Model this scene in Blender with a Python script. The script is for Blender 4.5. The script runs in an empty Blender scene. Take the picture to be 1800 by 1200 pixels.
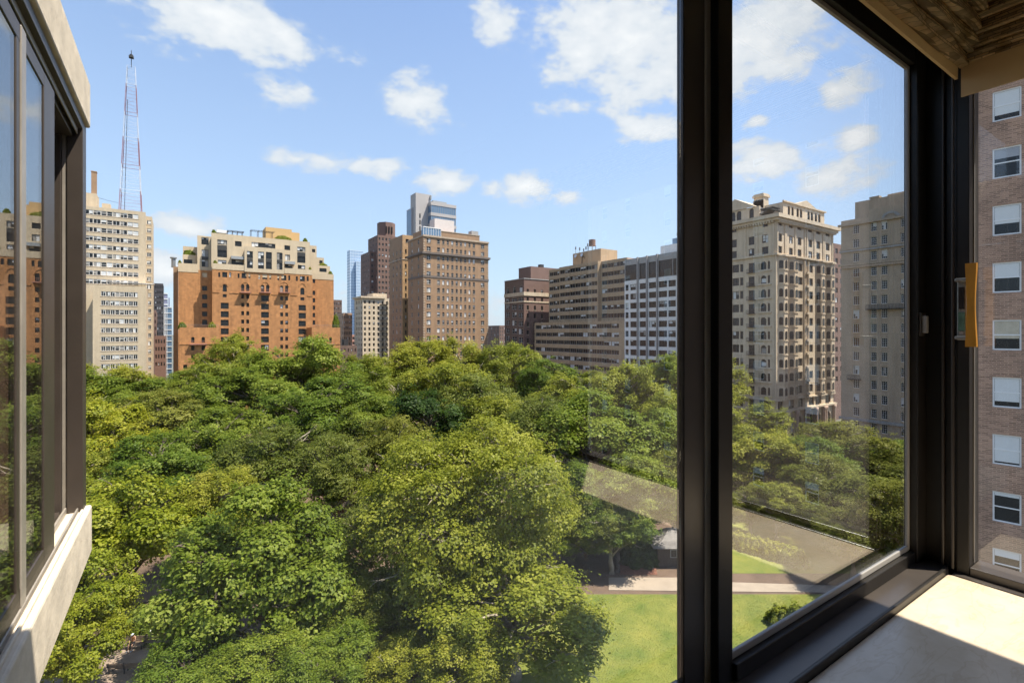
import bpy, math, random
import numpy as np
from mathutils import Vector
random.seed(7)
R_ = math.radians
H, FP, HY = 30.0, 880.0, 585.0          # eye height (m), focal length (px of 1800), horizon row
AL = R_(56.21)
FX, FY = math.cos(AL), math.sin(AL)     # camera forward on the street grid
RX, RY = math.sin(AL), -math.cos(AL)    # camera right
sc = bpy.context.scene
col = sc.collection

# ------------------------------------------------------------------ camera
cd = bpy.data.cameras.new('camera'); cam = bpy.data.objects.new('camera', cd); col.objects.link(cam)
cd.sensor_width = 36.0; cd.lens = 36.0 * FP / 1800.0
cd.shift_y = -15.0 / 1800.0
cd.clip_start = 0.02; cd.clip_end = 20000
cam.location = (0, 0, H)
cam.rotation_euler = (R_(90), 0, math.atan2(-FX, FY))
sc.camera = cam

# ------------------------------------------------------------------ light, sky, exposure
SUN = Vector((0.37, -0.36, 1.0)).normalized()
sd = bpy.data.lights.new('sun', 'SUN'); sun = bpy.data.objects.new('sun', sd); col.objects.link(sun)
sd.energy = 5.0; sd.angle = R_(0.53); sd.color = (1.0, 0.93, 0.82)
sun.location = (60, -30, 200)
sun.rotation_euler = (-SUN).to_track_quat('-Z', 'Y').to_euler()
sc.view_settings.view_transform = 'Standard'; sc.view_settings.look = 'None'
sc.view_settings.exposure = 1.2; sc.view_settings.gamma = 1.0; sc.view_settings.use_curve_mapping = False
sc.cycles.max_bounces = 7; sc.cycles.transparent_max_bounces = 24
sc.cycles.diffuse_bounces = 3; sc.cycles.glossy_bounces = 4; sc.cycles.transmission_bounces = 4
sc.cycles.caustics_reflective = False; sc.cycles.caustics_refractive = False
sc.cycles.use_denoising = True

def gdir(px):
    t = (px - 900) / FP
    return (t * RX + FX, t * RY + FY)

world = bpy.data.worlds.new('World'); sc.world = world; world.use_nodes = True
def build_world():
    nt = world.node_tree; nt.nodes.clear(); N = nt.nodes.new; L = nt.links.new
    out = N('ShaderNodeOutputWorld'); bg = N('ShaderNodeBackground'); L(bg.outputs[0], out.inputs[0])
    sky = N('ShaderNodeTexSky'); sky.sky_type = 'NISHITA'; sky.sun_disc = False
    sky.sun_elevation = math.asin(SUN.z); sky.sun_rotation = math.atan2(SUN.x, SUN.y)
    sky.altitude = 50; sky.air_density = 1.0; sky.dust_density = 0.6; sky.ozone_density = 1.5
    tc = N('ShaderNodeTexCoord'); sep = N('ShaderNodeSeparateXYZ'); L(tc.outputs['Generated'], sep.inputs[0])
    def m(op, a, b=None, c=None):
        n = N('ShaderNodeMath'); n.operation = op
        for i, v in enumerate((a, b, c)):
            if v is None: continue
            if isinstance(v, (int, float)): n.inputs[i].default_value = v
            else: L(v, n.inputs[i])
        return n.outputs[0]
    az = m('ARCTAN2', sep.outputs[0], sep.outputs[1]); el = m('ARCSINE', sep.outputs[2])
    comb = N('ShaderNodeCombineXYZ'); L(az, comb.inputs[0]); L(el, comb.inputs[1])
    def noise(scale, detail, rough, stretch=(1, 1, 1.8), dist=0.0, off=0.0):
        mp = N('ShaderNodeMapping'); mp.inputs['Scale'].default_value = stretch
        mp.inputs['Location'].default_value = (off, off * .7, off * .3)
        L(tc.outputs['Generated'], mp.inputs[0])
        n = N('ShaderNodeTexNoise'); n.inputs['Scale'].default_value = scale; n.inputs['Detail'].default_value = detail
        n.inputs['Roughness'].default_value = rough; n.inputs['Distortion'].default_value = dist
        L(mp.outputs[0], n.inputs['Vector']); return n.outputs['Fac']
    n1 = noise(9, 9, 0.62, off=3.1); n2 = noise(30, 6, 0.6, off=9.0)
    # cumulus banks (centre azimuth / elevation and half extents), then scattered fair-weather cloud everywhere
    banks = [(415, 40, 190, 95, 1.0), (500, 172, 95, 55, .95), (742, 178, 70, 62, .95), (575, 284, 135, 24, .9), (530, 280, 60, 16, .8),
             (788, 320, 62, 28, .9), (926, 326, 52, 30, .95), (1075, 60, 150, 130, 1.0), (1160, 150, 150, 90, .8), (1320, 80, 190, 120, 1.05), (1010, 185, 60, 26, .75),
             (1140, 225, 90, 40, 1.0), (1468, 158, 60, 48, .95), (1345, 290, 120, 48, 1.0), (1450, 312, 120, 40, .95), (1500, 246, 40, 24, .85),
             (320, 398, 95, 38, .95), (285, 470, 80, 55, .8), (875, 40, 40, 48, .8), (590, 560, 130, 60, .6), (870, 540, 70, 60, .55), (1330, 215, 30, 18, .7),
             (865, 330, 34, 18, .7), (1000, 345, 40, 16, .55), (-300, 150, 260, 90, .95), (-150, 420, 200, 50, .9), (2300, 200, 300, 90, .95), (3000, 330, 500, 60, .9)]
    acc = None
    for px, py, hw, hh, amp in banks:
        g = gdir(px); n_ = math.hypot(*g); a0 = math.atan2(g[0], g[1]); e0 = math.atan2((HY - py) / FP, n_)
        g2 = gdir(px + hw); wa = abs(math.atan2(g2[0], g2[1]) - a0); we = abs(math.atan2((HY - py + hh) / FP, n_) - e0)
        s = N('ShaderNodeVectorMath'); s.operation = 'SUBTRACT'; L(comb.outputs[0], s.inputs[0]); s.inputs[1].default_value = (a0, e0, 0)
        k = N('ShaderNodeVectorMath'); k.operation = 'MULTIPLY'; L(s.outputs[0], k.inputs[0]); k.inputs[1].default_value = (1 / wa, 1 / we, 0)
        ln = N('ShaderNodeVectorMath'); ln.operation = 'LENGTH'; L(k.outputs[0], ln.inputs[0])
        v = m('MULTIPLY', m('SUBTRACT', 1.15, ln.outputs['Value']), 0.62 * amp)
        acc = v if acc is None else m('MAXIMUM', acc, v)
    acc = m('MAXIMUM', acc, -0.35)
    wide = noise(2.6, 3, 0.5, off=5.5)
    acc = m('ADD', acc, m('MULTIPLY', m('SUBTRACT', wide, 0.5), 0.35))
    dens = m('ADD', acc, m('MULTIPLY', m('SUBTRACT', n1, 0.5), 1.75))
    dens = m('ADD', dens, m('MULTIPLY', m('SUBTRACT', n2, 0.5), 0.62))
    mr = N('ShaderNodeMapRange'); mr.interpolation_type = 'SMOOTHSTEP'; L(dens, mr.inputs[0])
    mr.inputs[1].default_value = 0.09; mr.inputs[2].default_value = 0.44; mr.inputs[3].default_value = 0; mr.inputs[4].default_value = 0.97
    core = N('ShaderNodeMapRange'); L(dens, core.inputs[0]); core.inputs[1].default_value = .3; core.inputs[2].default_value = 1.0
    cc = N('ShaderNodeMixRGB'); L(core.outputs[0], cc.inputs[0]); cc.inputs[1].default_value = (4.5, 4.9, 5.4, 1); cc.inputs[2].default_value = (6.6, 6.6, 6.6, 1)
    # clear summer air: a little brighter, paling towards the horizon
    gn = N('ShaderNodeMixRGB'); gn.blend_type = 'MULTIPLY'; gn.inputs[0].default_value = 1; L(sky.outputs[0], gn.inputs[1]); gn.inputs[2].default_value = (1.5, 1.52, 1.62, 1)
    hz = N('ShaderNodeMapRange'); L(el, hz.inputs[0]); hz.inputs[1].default_value = -0.02; hz.inputs[2].default_value = 0.62
    hz.inputs[3].default_value = 0.85; hz.inputs[4].default_value = 0.12
    hm = N('ShaderNodeMixRGB'); L(hz.outputs[0], hm.inputs[0]); L(gn.outputs[0], hm.inputs[1]); hm.inputs[2].default_value = (3.25, 4.15, 5.2, 1)
    mx = N('ShaderNodeMixRGB'); L(mr.outputs[0], mx.inputs[0]); L(hm.outputs[0], mx.inputs[1]); L(cc.outputs[0], mx.inputs[2])
    L(mx.outputs[0], bg.inputs[0]); bg.inputs[1].default_value = 0.095
build_world()

# ------------------------------------------------------------------ helpers
def at(px, d):
    g = gdir(px); return (g[0] * d, g[1] * d)
def onY(px, py, Y):
    g = gdir(px); d = Y / g[1]; return g[0] * d, H - (py - HY) * d / FP
def onX(px, py, X):
    g = gdir(px); d = X / g[0]; return g[1] * d, H - (py - HY) * d / FP
def zat(py, d): return H - (py - HY) * d / FP
def ground_d(py): return FP * H / (py - HY)

def link(o, parent=None):
    col.objects.link(o)
    if parent is not None: o.parent = parent
    return o
def tag(o, label=None, cat=None, group=None, kind=None):
    if label: o['label'] = label
    if cat: o['category'] = cat
    if group: o['group'] = group
    if kind: o['kind'] = kind
    return o
def empty(name, loc, label=None, cat=None, group=None, rz=0):
    o = bpy.data.objects.new(name, None); o.empty_display_size = .5; o.location = loc; o.rotation_euler = (0, 0, rz)
    link(o); return tag(o, label, cat, group)

class MB:
    """collects faces of one part"""
    def __init__(s): s.v = []; s.f = []; s.m = []
    def poly(s, pts, mi=0):
        b = len(s.v); s.v += [tuple(p) for p in pts]; s.f.append(tuple(range(b, b + len(pts)))); s.m.append(mi); return s
    def box(s, x0, x1, y0, y1, z0, z1, mi=0):
        b = len(s.v)
        s.v += [(x0, y0, z0), (x1, y0, z0), (x1, y1, z0), (x0, y1, z0), (x0, y0, z1), (x1, y0, z1), (x1, y1, z1), (x0, y1, z1)]
        for q in ((0, 3, 2, 1), (4, 5, 6, 7), (0, 1, 5, 4), (1, 2, 6, 5), (2, 3, 7, 6), (3, 0, 4, 7)):
            s.f.append(tuple(b + i for i in q)); s.m.append(mi)
        return s
    def prism(s, pts, z0, z1, mi=0):
        n = len(pts); b = len(s.v)
        s.v += [(p[0], p[1], z0) for p in pts] + [(p[0], p[1], z1) for p in pts]
        s.f.append(tuple(b + n - 1 - i for i in range(n))); s.f.append(tuple(b + n + i for i in range(n))); s.m += [mi, mi]
        for i in range(n):
            j = (i + 1) % n; s.f.append((b + i, b + j, b + n + j, b + n + i)); s.m.append(mi)
        return s
    def tube(s, pts, rad, sides=6, mi=0, cap=True):
        pts = [Vector(p) for p in pts]; b = len(s.v); n = len(pts)
        if not hasattr(rad, '__len__'): rad = [rad] * n
        for i, p in enumerate(pts):
            t = (pts[min(i + 1, n - 1)] - pts[max(i - 1, 0)]); t.normalize()
            a = t.cross(Vector((0, 0, 1)))
            if a.length < 1e-3: a = t.cross(Vector((1, 0, 0)))
            a.normalize(); c = t.cross(a)
            for k in range(sides):
                th = 2 * math.pi * k / sides
                s.v.append(tuple(p + (a * math.cos(th) + c * math.sin(th)) * rad[i]))
        for i in range(n - 1):
            for k in range(sides):
                k2 = (k + 1) % sides
                s.f.append((b + i * sides + k, b + i * sides + k2, b + (i + 1) * sides + k2, b + (i + 1) * sides + k)); s.m.append(mi)
        if cap:
            s.f.append(tuple(b + k for k in range(sides))[::-1]); s.f.append(tuple(b + (n - 1) * sides + k for k in range(sides))); s.m += [mi, mi]
        return s
    def mesh(s, name, mats, smooth=False):
        me = bpy.data.meshes.new(name); me.from_pydata(s.v, [], s.f)
        for mt in (mats if isinstance(mats, (list, tuple)) else [mats]): me.materials.append(mt)
        if max(s.m, default=0) > 0: me.polygons.foreach_set('material_index', s.m)
        if smooth: me.polygons.foreach_set('use_smooth', [True] * len(s.f))
        me.update(); return me
    def build(s, name, mats, parent=None, smooth=False, bevel=0):
        o = bpy.data.objects.new(name, s.mesh(name, mats, smooth)); link(o, parent)
        if parent is not None and parent.type == 'EMPTY' and parent.get('_abs'):
            pl = parent.location
            o.location = (-pl[0], -pl[1], -pl[2])
        if bevel:
            md = o.modifiers.new('bevel', 'BEVEL'); md.width = bevel; md.segments = 2; md.limit_method = 'ANGLE'
        return o

# ------------------------------------------------------------------ materials
MATS = {}
def mat(name, c, rough=.8, var=.12, scale=1.0, metal=0.0, spec=.5, bump=0.0, brick=None, streak=0.0, c2=None, trans=0.0, coord='Object', detail=5, bscale=None):
    if name in MATS: return MATS[name]
    M = bpy.data.materials.new(name); M.use_nodes = True; nt = M.node_tree; N = nt.nodes.new; L = nt.links.new
    b = nt.nodes['Principled BSDF']; b.inputs['Roughness'].default_value = rough; b.inputs['Metallic'].default_value = metal
    b.inputs['Specular IOR Level'].default_value = spec
    tc = N('ShaderNodeTexCoord'); vec = tc.outputs[coord]
    n = N('ShaderNodeTexNoise'); n.inputs['Scale'].default_value = scale; n.inputs['Detail'].default_value = detail; n.inputs['Roughness'].default_value = .65
    L(vec, n.inputs['Vector'])
    def shade(k): return tuple(min(1, x * k) for x in c) + (1,)
    rp = N('ShaderNodeValToRGB'); L(n.outputs['Fac'], rp.inputs[0])
    rp.color_ramp.elements[0].position = .28; rp.color_ramp.elements[1].position = .72
    rp.color_ramp.elements[0].color = shade(1 - var); rp.color_ramp.elements[1].color = (tuple(c2) + (1,)) if c2 else shade(1 + var)
    cout = rp.outputs[0]; hgt = n.outputs['Fac']
    if brick:
        sp = N('ShaderNodeSeparateXYZ'); L(vec, sp.inputs[0]); ad = N('ShaderNodeMath'); ad.operation = 'ADD'
        L(sp.outputs[0], ad.inputs[0]); L(sp.outputs[1], ad.inputs[1])
        cb = N('ShaderNodeCombineXYZ'); L(ad.outputs[0], cb.inputs[0]); L(sp.outputs[2], cb.inputs[1])
        br = N('ShaderNodeTexBrick'); L(cb.outputs[0], br.inputs['Vector']); br.inputs['Scale'].default_value = 1.0
        bw, bh, mort, mc, amt = brick
        br.inputs['Brick Width'].default_value = bw; br.inputs['Row Height'].default_value = bh; br.inputs['Mortar Size'].default_value = mort
        br.inputs['Mortar Smooth'].default_value = .2; br.inputs['Bias'].default_value = 0.0
        br.inputs['Color1'].default_value = (.62, .62, .62, 1); br.inputs['Color2'].default_value = (1.3, 1.3, 1.3, 1)
        br.inputs['Mortar'].default_value = (mc, mc, mc, 1)
        mm = N('ShaderNodeMixRGB'); mm.blend_type = 'MULTIPLY'; mm.inputs[0].default_value = amt; L(cout, mm.inputs[1]); L(br.outputs['Color'], mm.inputs[2])
        cout = mm.outputs[0]
    if streak:
        mp = N('ShaderNodeMapping'); mp.inputs['Scale'].default_value = (.9, .9, .06); L(vec, mp.inputs[0])
        ns = N('ShaderNodeTexNoise'); ns.inputs['Scale'].default_value = 1.3; ns.inputs['Detail'].default_value = 4; L(mp.outputs[0], ns.inputs['Vector'])
        r2 = N('ShaderNodeValToRGB'); r2.color_ramp.elements[0].position = .3; r2.color_ramp.elements[1].position = .7
        k = 1 - streak; r2.color_ramp.elements[0].color = (k, k, k, 1); r2.color_ramp.elements[1].color = (1.05, 1.05, 1.05, 1)
        L(ns.outputs['Fac'], r2.inputs[0])
        mm = N('ShaderNodeMixRGB'); mm.blend_type = 'MULTIPLY'; mm.inputs[0].default_value = 1; L(cout, mm.inputs[1]); L(r2.outputs[0], mm.inputs[2]); cout = mm.outputs[0]
    L(cout, b.inputs['Base Color'])
    if bump:
        bp = N('ShaderNodeBump'); bp.inputs['Strength'].default_value = bump; bp.inputs['Distance'].default_value = .02
        if bscale:
            nb = N('ShaderNodeTexNoise'); nb.inputs['Scale'].default_value = bscale; nb.inputs['Detail'].default_value = 6; L(vec, nb.inputs['Vector']); hgt = nb.outputs['Fac']
        L(hgt, bp.inputs['Height']); L(bp.outputs[0], b.inputs['Normal'])
    if trans:
        tr = N('ShaderNodeBsdfTranslucent'); L(cout, tr.inputs[0]); ms = N('ShaderNodeMixShader'); ms.inputs[0].default_value = trans
        L(b.outputs[0], ms.inputs[1]); L(tr.outputs[0], ms.inputs[2]); L(ms.outputs[0], nt.nodes['Material Output'].inputs[0])
    MATS[name] = M; return M

def glass_clear(name, tint=(.985, .99, .985), rough=0.0, f0=.068):
    M = bpy.data.materials.new(name); M.use_nodes = True; nt = M.node_tree; nt.nodes.clear(); N = nt.nodes.new; L = nt.links.new
    out = N('ShaderNodeOutputMaterial'); t = N('ShaderNodeBsdfTransparent'); t.inputs[0].default_value = tint + (1,)
    g = N('ShaderNodeBsdfGlossy'); g.inputs['Roughness'].default_value = rough
    lw = N('ShaderNodeLayerWeight'); lw.inputs[0].default_value = .5            # Schlick reflectance of a thin sheet, alike from both sides
    pw = N('ShaderNodeMath'); pw.operation = 'POWER'; L(lw.outputs['Facing'], pw.inputs[0]); pw.inputs[1].default_value = 5
    f = N('ShaderNodeMath'); f.operation = 'MULTIPLY_ADD'; L(pw.outputs[0], f.inputs[0]); f.inputs[1].default_value = 1 - f0; f.inputs[2].default_value = f0
    mx = N('ShaderNodeMixShader'); L(f.outputs[0], mx.inputs[0]); L(t.outputs[0], mx.inputs[1]); L(g.outputs[0], mx.inputs[2]); L(mx.outputs[0], out.inputs[0])
    return M

def leaf_mat(name, c0, c1, c2):
    M = bpy.data.materials.new(name); M.use_nodes = True; nt = M.node_tree; N = nt.nodes.new; L = nt.links.new
    b = nt.nodes['Principled BSDF']; b.inputs['Roughness'].default_value = .5; b.inputs['Specular IOR Level'].default_value = .22
    a = N('ShaderNodeAttribute'); a.attribute_name = 'tint'; rp = N('ShaderNodeValToRGB'); L(a.outputs['Fac'], rp.inputs[0])
    e = rp.color_ramp.elements; e[0].position = 0.05; e[0].color = c0 + (1,); e[1].position = .95; e[1].color = c2 + (1,)
    x = e.new(.5); x.color = c1 + (1,)
    oi = N('ShaderNodeObjectInfo'); hs = N('ShaderNodeHueSaturation')
    mh = N('ShaderNodeMapRange'); L(oi.outputs['Random'], mh.inputs[0]); mh.inputs[3].default_value = .487; mh.inputs[4].default_value = .513
    mv = N('ShaderNodeMapRange'); L(oi.outputs['Random'], mv.inputs[0]); mv.inputs[3].default_value = 1.12; mv.inputs[4].default_value = .86
    L(mh.outputs[0], hs.inputs['Hue']); L(mv.outputs[0], hs.inputs['Value']); L(rp.outputs[0], hs.inputs['Color'])
    L(hs.outputs[0], b.inputs['Base Color'])
    tr = N('ShaderNodeBsdfTranslucent'); L(hs.outputs[0], tr.inputs[0]); ms = N('ShaderNodeMixShader'); ms.inputs[0].default_value = .48
    L(b.outputs[0], ms.inputs[1]); L(tr.outputs[0], ms.inputs[2]); L(ms.outputs[0], nt.nodes['Material Output'].inputs[0])
    return M

glassM = mat('window_glass_dark', (.022, .024, .026), rough=.08, var=.4, scale=.35, spec=.28)
glassB = mat('window_glass_blue', (.10, .17, .26), rough=.05, var=.3, scale=.08, spec=1.0)
blindM = mat('window_blind', (.62, .62, .60), rough=.7, var=.08, scale=.8)
curtM = mat('window_curtain', (.30, .28, .25), rough=.8, var=.25, scale=1.6)
brickO = mat('orange_brick', (.46, .215, .080), var=.26, scale=.8, brick=(.5, .2, .02, .8, .45), streak=.20)
beigeS = mat('beige_stucco', (.55, .44, .295), var=.06, scale=.3, streak=.08)
tanM = mat('tan_brick', (.55, .44, .30), var=.08, scale=.4, brick=(.22, .075, .012, .8, .25), streak=.10)
barB = mat('brown_tan_brick', (.345, .215, .125), var=.15, scale=.5, brick=(.22, .075, .012, .9, .3), streak=.16)
barT = mat('brown_limestone_trim', (.42, .33, .24), var=.15, scale=.6, streak=.15)
darkB = mat('dark_red_brick', (.165, .108, .085), var=.16, scale=.5, brick=(.22, .075, .012, .9, .3), streak=.12)
redB = mat('brown_red_brick', (.19, .115, .090), var=.14, scale=.5, brick=(.22, .075, .012, .9, .3), streak=.10)
limeM = mat('limestone', (.60, .485, .345), var=.10, scale=.5, streak=.18)
stoneM = mat('cream_stone', (.43, .345, .25), var=.09, scale=.35, streak=.15)
conB = mat('tan_concrete_panel', (.43, .31, .19), var=.10, scale=.4, streak=.12)
whiteM = mat('white_panel', (.78, .755, .71), var=.05, scale=.4, rough=.6)
greyM = mat('grey_concrete', (.36, .35, .33), var=.12, scale=.5, streak=.12)
frameD = mat('dark_window_frame', (.04, .038, .035), rough=.5, var=.1)
frameW = mat('white_window_frame', (.72, .71, .68), rough=.55, var=.06)
frameG = mat('grey_window_frame', (.30, .31, .31), rough=.5, var=.1)
steelM = mat('dull_steel', (.30, .31, .32), rough=.45, metal=.6, var=.1)
roofM = mat('grey_roofing', (.20, .19, .18), rough=.9, var=.2, scale=.5)
redP = mat('red_paint', (.28, .12, .13), rough=.6, var=.1)
whiteP = mat('white_paint', (.56, .60, .66), rough=.6, var=.05)
ironM = mat('black_iron', (.03, .03, .032), rough=.6, var=.1)

# ------------------------------------------------------------------ buildings
WCACHE = {}
def window_mesh(w, h, kind, rec, frame, trim, v, wallm):
    key = (round(w, 2), round(h, 2), kind, rec, frame.name, trim.name if trim else '', v, wallm.name if kind.startswith('arch') else '')
    if key in WCACHE: return WCACHE[key]
    b = MB(); hw = w / 2; t = min(.09, w * .09); y1 = rec; yf = rec - .09; yp = rec - .04
    def pane(x0, x1, z0, z1, mi): b.poly([(x0, yp, z0), (x1, yp, z0), (x1, yp, z1), (x0, yp, z1)], mi)
    top = h
    if kind.startswith('arch'):
        top = h - hw if kind == 'arch' else h - hw * .6
    b.box(-hw, -hw + t, yf, y1, 0, top, 0); b.box(hw - t, hw, yf, y1, 0, top, 0); b.box(-hw + t, hw - t, yf, y1, 0, t, 0)
    if kind.startswith('arch'):
        n = 8; rise = h - top
        arc = [(-hw * math.cos(math.pi * i / n), top + rise * math.sin(math.pi * i / n)) for i in range(n + 1)]
        for i in range(n):
            (xa, za), (xb, zb) = arc[i], arc[i + 1]
            b.poly([(xa, yp, za), (xb, yp, zb), (xb, yp, top), (xa, yp, top)], 1)
            k = .86
            b.poly([(xa, yf, za), (xb, yf, zb), (xb * k, yf, top + (zb - top) * k), (xa * k, yf, top + (za - top) * k)], 0)
            b.poly([(xa, 0, za), (xb, 0, zb), (xb, 0, h), (xa, 0, h)], 4)          # masonry above the arch
            b.poly([(xa, 0, za), (xb, 0, zb), (xb, rec, zb), (xa, rec, za)], 4)
        b.box(-hw + t, hw - t, yf, y1, top - t / 2, top + t / 2, 0)
    else:
        b.box(-hw + t, hw - t, yf, y1, h - t, h, 0)
    nx, ny = 1, 1
    if kind == 'sash': ny = 2
    elif kind == 'pair': nx, ny = 2, 2
    elif kind == 'case': nx = 2
    elif kind == 'three': nx = 3
    elif kind == 'grid': nx, ny = 3, 4
    elif kind == 'multi': nx = max(2, round(w / 1.25))
    elif kind == 'tall': nx, ny = 2, 3
    for i in range(1, nx):
        x = -hw + w * i / nx; q = t * (.5 if kind != 'grid' else .25); b.box(x - q, x + q, yf + .01, y1, t, top - t * .5, 0)
    for j in range(1, ny):
        z = top * j / ny; q = t * (.5 if kind != 'grid' else .25); b.box(-hw + t, hw - t, yf + .015, y1, z - q, z + q, 0)
    rnd = random.Random(v * 31 + int(w * 100) + int(h * 10))
    for i in range(nx):
        x0, x1 = -hw + w * i / nx, -hw + w * (i + 1) / nx
        if v == 0: fr, mm = 0, 2
        else:
            fr = rnd.choice([0, 0, .25, .45, .5, .75, 1]) if nx > 1 else [0, .35, .5, .8, 1, 0][v % 6]
            mm = 2 if rnd.random() < .72 else 3
        zc = top * (1 - fr)
        if zc > .02: pane(x0, x1, 0, zc, 1)
        if fr > 0: pane(x0, x1, zc, top, mm)
    if trim: b.box(-hw - .06, hw + .06, -.10, .02, -.16, -.003, 5)
    me = b.mesh('window', [frame, glassM, blindM, curtM, wallm, trim or wallm]); WCACHE[key] = me; return me

class Bld:
    def __init__(s, name, label, cat, x, y, group=None):
        s.r = empty(name, (x, y, 0), label, cat, group); s.r['_abs'] = 1; s.rng = random.Random(name + label)
    def part(s, name, mb, mats, **k):
        return mb.build(name, mats, s.r, **k)
    def box(s, name, m_, x0, x1, y0, y1, z0, z1):
        return MB().box(min(x0, x1), max(x0, x1), min(y0, y1), max(y0, y1), z0, z1).build(name, m_, s.r)
    def facade(s, m_, face, plane, a0, a1, z0, z1, wins, rec=.25, frame=None, trim=None, blind=.5, name='wall'):
        """wall with real openings (reveals) and one window object in each; wins = (a0, a1, z0, z1, kind)"""
        frame = frame or frameD
        a0, a1 = min(a0, a1), max(a0, a1)
        W = []
        for (p, q, r, t, k) in wins:
            p, q = min(p, q), max(p, q)
            if p > a0 + .05 and q < a1 - .05 and t < z1 - .03 and r > z0 + .03: W.append((round(p, 2), round(q, 2), round(r, 2), round(t, 2), k))
        As = sorted({a0, a1, *[w[0] for w in W], *[w[1] for w in W]}); Zs = sorted({z0, z1, *[w[2] for w in W], *[w[3] for w in W]})
        ia = {a: i for i, a in enumerate(As)}; iz = {z: i for i, z in enumerate(Zs)}
        hole = np.zeros((len(As), len(Zs)), bool)
        for w in W: hole[ia[w[0]]:ia[w[1]], iz[w[2]]:iz[w[3]]] = True
        P = (lambda a, o, z: (a, plane + o, z)) if face == 'Y' else (lambda a, o, z: (plane + o, a, z))
        b = MB()
        for j in range(len(Zs) - 1):
            i = 0
            while i < len(As) - 1:
                if hole[i, j]: i += 1; continue
                k = i
                while k < len(As) - 1 and not hole[k, j]: k += 1
                b.poly([P(As[i], 0, Zs[j]), P(As[k], 0, Zs[j]), P(As[k], 0, Zs[j + 1]), P(As[i], 0, Zs[j + 1])]); i = k
        for w in W:
            p, q, r, t, _ = w
            for (u, v_) in (((p, r), (q, r)), ((q, r), (q, t)), ((q, t), (p, t)), ((p, t), (p, r))):
                b.poly([P(u[0], 0, u[1]), P(v_[0], 0, v_[1]), P(v_[0], rec, v_[1]), P(u[0], rec, u[1])])
        # closed back and rims, so the wall has thickness
        for (u, v_) in (((a0, z0), (a1, z0)), ((a1, z0), (a1, z1)), ((a1, z1), (a0, z1)), ((a0, z1), (a0, z0))):
            b.poly([P(u[0], 0, u[1]), P(v_[0], 0, v_[1]), P(v_[0], rec + .15, v_[1]), P(u[0], rec + .15, u[1])])
        b.poly([P(a0, rec + .15, z0), P(a1, rec + .15, z0), P(a1, rec + .15, z1), P(a0, rec + .15, z1)])
        wall = s.part(name, b, m_)
        L0 = s.r.location
        for (p, q, r, t, k) in W:
            v = s.rng.randrange(1, 6) if s.rng.random() < blind else 0
            me = window_mesh(q - p, t - r, k, rec, frame, trim, v, m_)
            o = bpy.data.objects.new('window', me); x, y, z = P((p + q) / 2, 0, r)
            o.location = (x - L0[0], y - L0[1], z); o.rotation_euler = (0, 0, 0 if face == 'Y' else -math.pi / 2); link(o, s.r)
        return wall
    def core(s, x0, x1, y0, y1, z1, m_, inset=.42, z0=0, ir=0):
        """the mass behind the facades; its top is the roof"""
        return MB().box(x0 + inset, x1 - ir, y0 + inset, y1, z0, z1).build('building_shell', m_, s.r)

def rows(z, n, step): return [z - i * step for i in range(n)]

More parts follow.
